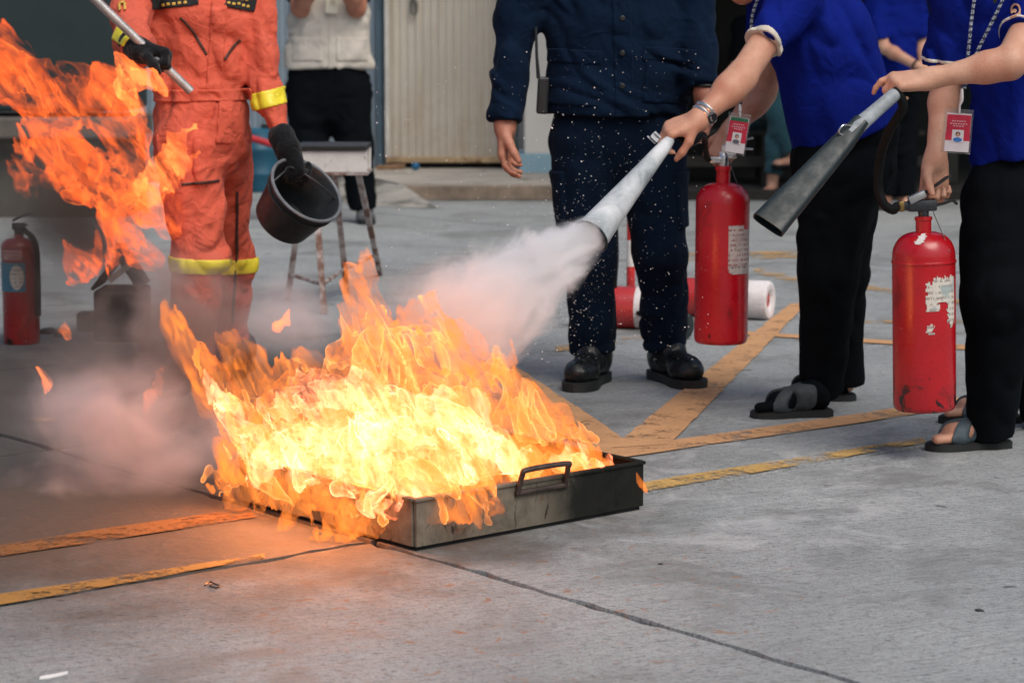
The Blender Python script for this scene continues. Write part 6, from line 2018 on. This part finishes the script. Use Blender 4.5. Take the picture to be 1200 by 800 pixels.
for i, (x, y, r) in enumerate(((1148, 716, .007), (774, 661, .004))):
    c = G(x, y); rr_ = random.Random(40 + i)
    bm = bmesh.new(); bmesh.ops.create_icosphere(bm, subdivisions=1, radius=r)
    for v in bm.verts: v.co *= rr_.uniform(.7, 1.2); v.co.z *= .5; v.co.x *= 1.5
    o = MB().add([c + V(v.co.x, v.co.y, v.co.z + r * .3) for v in bm.verts], [tuple(v.index for v in f.verts) for f in bm.faces]).build("pebble", surf("dark_stone", (.035, .035, .038), .9, .3, 60), None, auto=0); bm.free()
    tag(o, ("largest dark pebble on the concrete at the lower right", "dark pebble on the concrete below the pan's right end", "tiny dark pebble in the middle of the right-hand concrete")[i], "pebble")

# ------------------------------------------------------------------ left fire
def left_fire():
    global prims
    FL2 = thing("left_fire", "orange red fire in dark smoke at the left before the firefighter", "fire", tuple(G(120, 430)))
    M_L1 = flame_mat("orange_flame", (1.0, 0.088, 0.013), (1.05, 0.155, 0.028), .9, .60, 1.1, (0, math.radians(50), 0), (9, 9, 2.2), .42, .66, 0.0, .85, soft=.8)
    M_L2 = flame_mat("orange_flame_bright", (1.1, 0.14, 0.022), (1.2, 0.25, 0.055), 1.1, .64, 1.1, (0, math.radians(40), 0), (10, 10, 3), .36, .64, 0.05, .9, soft=.6)
    M_L3 = flame_mat("orange_flame_curl", (1.0, 0.12, 0.018), (1.1, 0.21, 0.04), .8, .75, 1.1, (0, math.radians(50), 0), (9, 9, 2.5), .40, .62, 0.0, .25, .5)
    prims = []
    k = 7.35
    tongue((105, 128, k, 0.061), (60, 112, k, 0.084), (15, 82, k, 0.074), (-25, 45, k, 0.041))
    tongue((40, 140, k, 0.054), (10, 110, k, 0.068), (-25, 90, k, 0.054))
    tongue((135, 118, k, 0.054), (95, 98, k, 0.049), (62, 80, k, 0.016))
    tongue((150, 175, 7.2, 0.057), (138, 130, 7.2, 0.065), (124, 95, 7.2, 0.041), (120, 72, 7.2, 0.014))
    tongue((95, 238, k, 0.024), (70, 212, k, 0.054), (45, 188, k, 0.061), (25, 168, k, 0.030), (15, 160, k, 0.011))
    tongue((112, 232, k, 0.030), (92, 190, k, 0.054), (72, 165, k, 0.035), (58, 150, k, 0.014))
    tongue((150, 235, 7.2, 0.054), (142, 205, 7.2, 0.062), (150, 172, 7.2, 0.047), (168, 160, 7.2, 0.022))
    tongue((128, 318, 7.4, 0.014), (136, 288, 7.4, 0.027), (130, 255, 7.4, 0.038), (126, 220, 7.3, 0.046), (140, 200, 7.2, 0.041))
    tongue((188, 314, 7.2, 0.027), (165, 306, 7.25, 0.041), (148, 288, 7.3, 0.022), (140, 270, 7.3, 0.008))
    tongue((86, 338, 7.7, 0.019), (96, 312, 7.7, 0.030), (106, 286, 7.7, 0.016), (112, 272, 7.7, 0.005))
    tongue((200, 250, 6.75, 0.061), (170, 238, 6.9, 0.061), (150, 262, 7.1, 0.047))
    EL = Union(prims, .03)
    fobj("flame_curl", cells(EL, .014, 9.0, .20, 33, .045), .0066, M_L3, FL2, 1, keep=120)
    fobj("flame_sheet", flame_field(EL, .055, 7.5, .012, 24.0, 31), .0062, M_L1, FL2, 1, keep=60)
    prims = []
    tongue((182, 100, 6.42, .022), (160, 84, 6.42, .030), (142, 72, 6.42, .018), (133, 64, 6.42, .006))
    tongue((172, 98, 6.42, .016), (150, 96, 6.42, .024), (138, 106, 6.45, .010))
    tongue((150, 130, 6.5, .030), (140, 104, 6.46, .028), (132, 84, 6.45, .010))
    fobj("flame_lick", flame_field(Union(prims, .022), .034, 10, .008, 32.0, 37), .0050, M_L2, FL2, 1, keep=-1)
    prims = []
    tongue((175, 238, 6.62, .034), (196, 208, 6.62, .036), (203, 180, 6.62, .022), (206, 160, 6.62, .011), (219, 146, 6.62, .004))
    tongue((206, 205, 6.62, .020), (216, 190, 6.62, .014), (226, 178, 6.62, .005))
    fobj("flame_lick", flame_field(Union(prims, .022), .036, 10, .008, 32.0, 39), .0050, M_L2, FL2, 1, keep=-1)
    prims = []
    def small(nm, label, pts, seed):
        global prims
        prims = []; tongue(*pts)
        o = fobj(nm, flame_field(Union(prims, .012), .018, 15, .004, 44.0, seed), .0034, M_L2, None, 1, keep=-1)
        tag(o, label, "flame")
    small("small_flame", "small flame burning on the charred lump beside the small extinguisher", [(74, 396, 7.72, .016), (70, 389, 7.72, .016), (74, 381, 7.72, .006)], 41)
    small("small_flame", "small lone flame licking above the sooty concrete below the charred lumps", [(53, 460, 6.75, .006), (55, 447, 6.75, .014), (51, 436, 6.75, .010), (46, 427, 6.75, .004)], 43)
    small("small_flame", "faint small flame between the pink smoke and the left tongue of the pan fire", [(172, 482, 6.3, .005), (178, 462, 6.3, .016), (184, 448, 6.3, .010), (188, 436, 6.3, .004)], 45)
    small("small_flame", "faint small flame in the smoke below the bucket", [(322, 388, 5.6, .010), (330, 374, 5.6, .016), (337, 362, 5.6, .008)], 47)
left_fire()

# ------------------------------------------------------------------ smoke and powder
def smoke_mat(name, albedo, dens, scale, lo, hi, edge, aniso=0.1, warp=0.7, stretch=(1, 1, 1.15)):
    """billowing smoke: thick and thin parts from warped noise, thinning out towards the rim"""
    m, nt, out = nmat(name)
    N = NT(nt)
    tc = N.n("ShaderNodeTexCoord")
    ln = N.n("ShaderNodeVectorMath", operation='LENGTH'); N.l(tc.outputs['Object'], ln.inputs[0])
    geo = N.n("ShaderNodeNewGeometry")
    mp = N.n("ShaderNodeMapping"); mp.inputs['Scale'].default_value = stretch; N.l(geo.outputs['Position'], mp.inputs[0])
    n = N.noise(scale, 6, 0.56, mp.outputs[0], warp)
    fall = N.maprange(ln.outputs['Value'], edge, 0.98, 1, 0)
    v = N.math('ADD', n, N.math('MULTIPLY', N.math('SUBTRACT', fall, 1.0), 0.35))
    k = N.math('MULTIPLY', N.math('POWER', N.maprange(v, lo, hi), 1.4), fall)
    sc = N.n("ShaderNodeVolumePrincipled")
    sc.inputs['Color'].default_value = (*albedo, 1)
    sc.inputs['Anisotropy'].default_value = aniso
    N.l(N.math('MULTIPLY', k, dens), sc.inputs['Density'])
    N.l(sc.outputs[0], out.inputs['Volume'])
    return m
def ball_mesh():
    bm = bmesh.new(); bmesh.ops.create_icosphere(bm, subdivisions=3, radius=1.0)
    me = bpy.data.meshes.new("smoke"); bm.to_mesh(me); bm.free()
    return me
def smoke(name, label, c, h, mat, ang=0.0, yaw=0.0):
    o = obj(name, ball_mesh(), mat, None)
    o.location = tuple(c); o.scale = h; o.rotation_euler = (0, math.radians(ang), math.radians(yaw))
    tag(o, label, "smoke", kind="stuff")
    return o
smoke("pink_smoke", "pinkish grey smoke rolling over the concrete left of the pan", W(150, 515, 5.45), (.66, .50, .38),
      smoke_mat("pink_grey_smoke", (.86, .77, .76), 24.0, 4.6, .26, .76, .0), 10)
smoke("low_smoke", "thin grey smoke drifting over the sooty ground at the left", W(100, 440, 6.2), (.62, .50, .38),
      smoke_mat("thin_grey_smoke", (.40, .36, .33), 8.0, 2.6, .28, .68, .1), 8)
smoke("dark_smoke", "dark smoke behind the left fire", W(75, 250, 7.75), (.58, .45, .64),
      smoke_mat("dark_smoke", (.24, .22, .19), 9.0, 2.6, .24, .62, .15), 15)
smoke("leg_smoke", "reddish smoke in front of the firefighter's legs", W(200, 375, 6.20), (.42, .26, .46),
      smoke_mat("reddish_smoke", (.60, .49, .45), 60.0, 4.2, .22, .72, .0), 0)
smoke("haze_smoke", "thin white smoke around the stand and the bucket", W(345, 370, 5.9), (.30, .3, .26),
      smoke_mat("thin_white_smoke", (.90, .87, .87), 15.0, 4.0, .28, .68, .0), 0)

# powder jet: a widening body of white powder from the nozzle to the fire
pa, pb = W(697, 271, 5.712), W(520, 395, 5.42)
def plume():
    ax = unit(pb - pa); L = np.linalg.norm(pb - pa) * 1.30
    q = Vector((0, 0, 1)).rotation_difference(Vector(tuple(ax)))
    prof = [(.001, 0), (.046, 0), (.075, .04), (.125, .12), (.185, .22), (.235, .32), (.265, .40), (.26, .50), (.18, .58), (.001, .62)]
    k = L / .62
    mb = MB().lathe([(r, z * k) for r, z in prof], 36, caps=False)
    me = me_from(mb.v, mb.f, True)
    m, nt, out = nmat("white_powder"); N = NT(nt)
    tc = N.n("ShaderNodeTexCoord"); sx = N.n("ShaderNodeSeparateXYZ"); N.l(tc.outputs['Object'], sx.inputs[0])
    z = N.math('DIVIDE', sx.outputs[2], L)
    r = N.math('SQRT', N.math('ADD', N.math('POWER', sx.outputs[0], 2.0), N.math('POWER', sx.outputs[1], 2.0)))
    rad = N.math('ADD', N.math('MULTIPLY', z, .20), .046)
    rel = N.math('DIVIDE', r, rad)
    mp = N.n("ShaderNodeMapping"); mp.inputs['Scale'].default_value = (1, 1, .55); N.l(tc.outputs['Object'], mp.inputs[0])
    n = N.noise(10.0, 5, 0.62, mp.outputs[0], 1.8)
    body = N.math('SUBTRACT', N.math('ADD', N.math('MULTIPLY', n, 1.9), .12), N.math('MULTIPLY', N.math('POWER', rel, 1.6), .80))
    k1 = N.maprange(body, .22, .90)
    fade = N.math('POWER', N.maprange(z, .0, 1.0, 1, 0, False), 2.6)
    dens = N.math('MULTIPLY', N.math('MULTIPLY', k1, N.math('ADD', N.math('MULTIPLY', fade, 75.0), 2.2)), N.maprange(z, .60, 1.0, 1, 0))
    v = N.n("ShaderNodeVolumePrincipled"); v.inputs['Color'].default_value = (.99, .99, 1.0, 1); v.inputs['Anisotropy'].default_value = 0.0
    N.l(dens, v.inputs['Density']); N.l(v.outputs[0], out.inputs['Volume'])
    o = obj("powder_jet", me, m, None)
    o.location = tuple(pa); o.rotation_mode = 'QUATERNION'; o.rotation_quaternion = q
    tag(o, "jet of white powder blowing from the nozzle towards the fire", "powder", kind="stuff")
plume()
smoke("powder_cloud", "thin white powder cloud hanging above the right of the fire", W(545, 350, 5.55), (.30, .28, .17),
      smoke_mat("thin_powder", (.98, .97, .98), 10.0, 4.0, .30, .68, .05), 18)

def specks():
    rn = np.random.RandomState(3)
    vs, fs = [], []
    for i in range(1600):
        if i < 900:
            t = rn.rand() ** .7
            x = 690 + rn.normal(0, 48); y = 300 + rn.normal(0, 85); d = rn.uniform(6.0, 6.75)
            if rn.rand() < .45: x = 655 + rn.normal(0, 26); y = 330 + rn.normal(0, 50)
        else:
            x = rn.uniform(440, 830); y = rn.uniform(60, 430); d = rn.uniform(5.5, 6.7)
        if y > 425: continue
        c = W(x, y, d); r = 0.0005 + 0.0013 * rn.rand() ** 3.2
        a = rn.normal(0, 1, (4, 3)); a = np.array([unit(q) for q in a]) * r
        b = len(vs)
        T = np.array([(1, 1, 1), (-1, -1, 1), (-1, 1, -1), (1, -1, -1)]) * r * .8 + a * .4
        vs += [tuple(c + q) for q in T]; fs += [(b, b + 1, b + 2), (b, b + 3, b + 1), (b, b + 2, b + 3), (b + 1, b + 3, b + 2)]
    o = obj("powder_flecks", me_from(vs, fs, False), surf("white_flecks", (.82, .82, .82), .9, .05), None)
    tag(o, "white flecks of powder flying before the man in navy", "powder", kind="stuff")
specks()
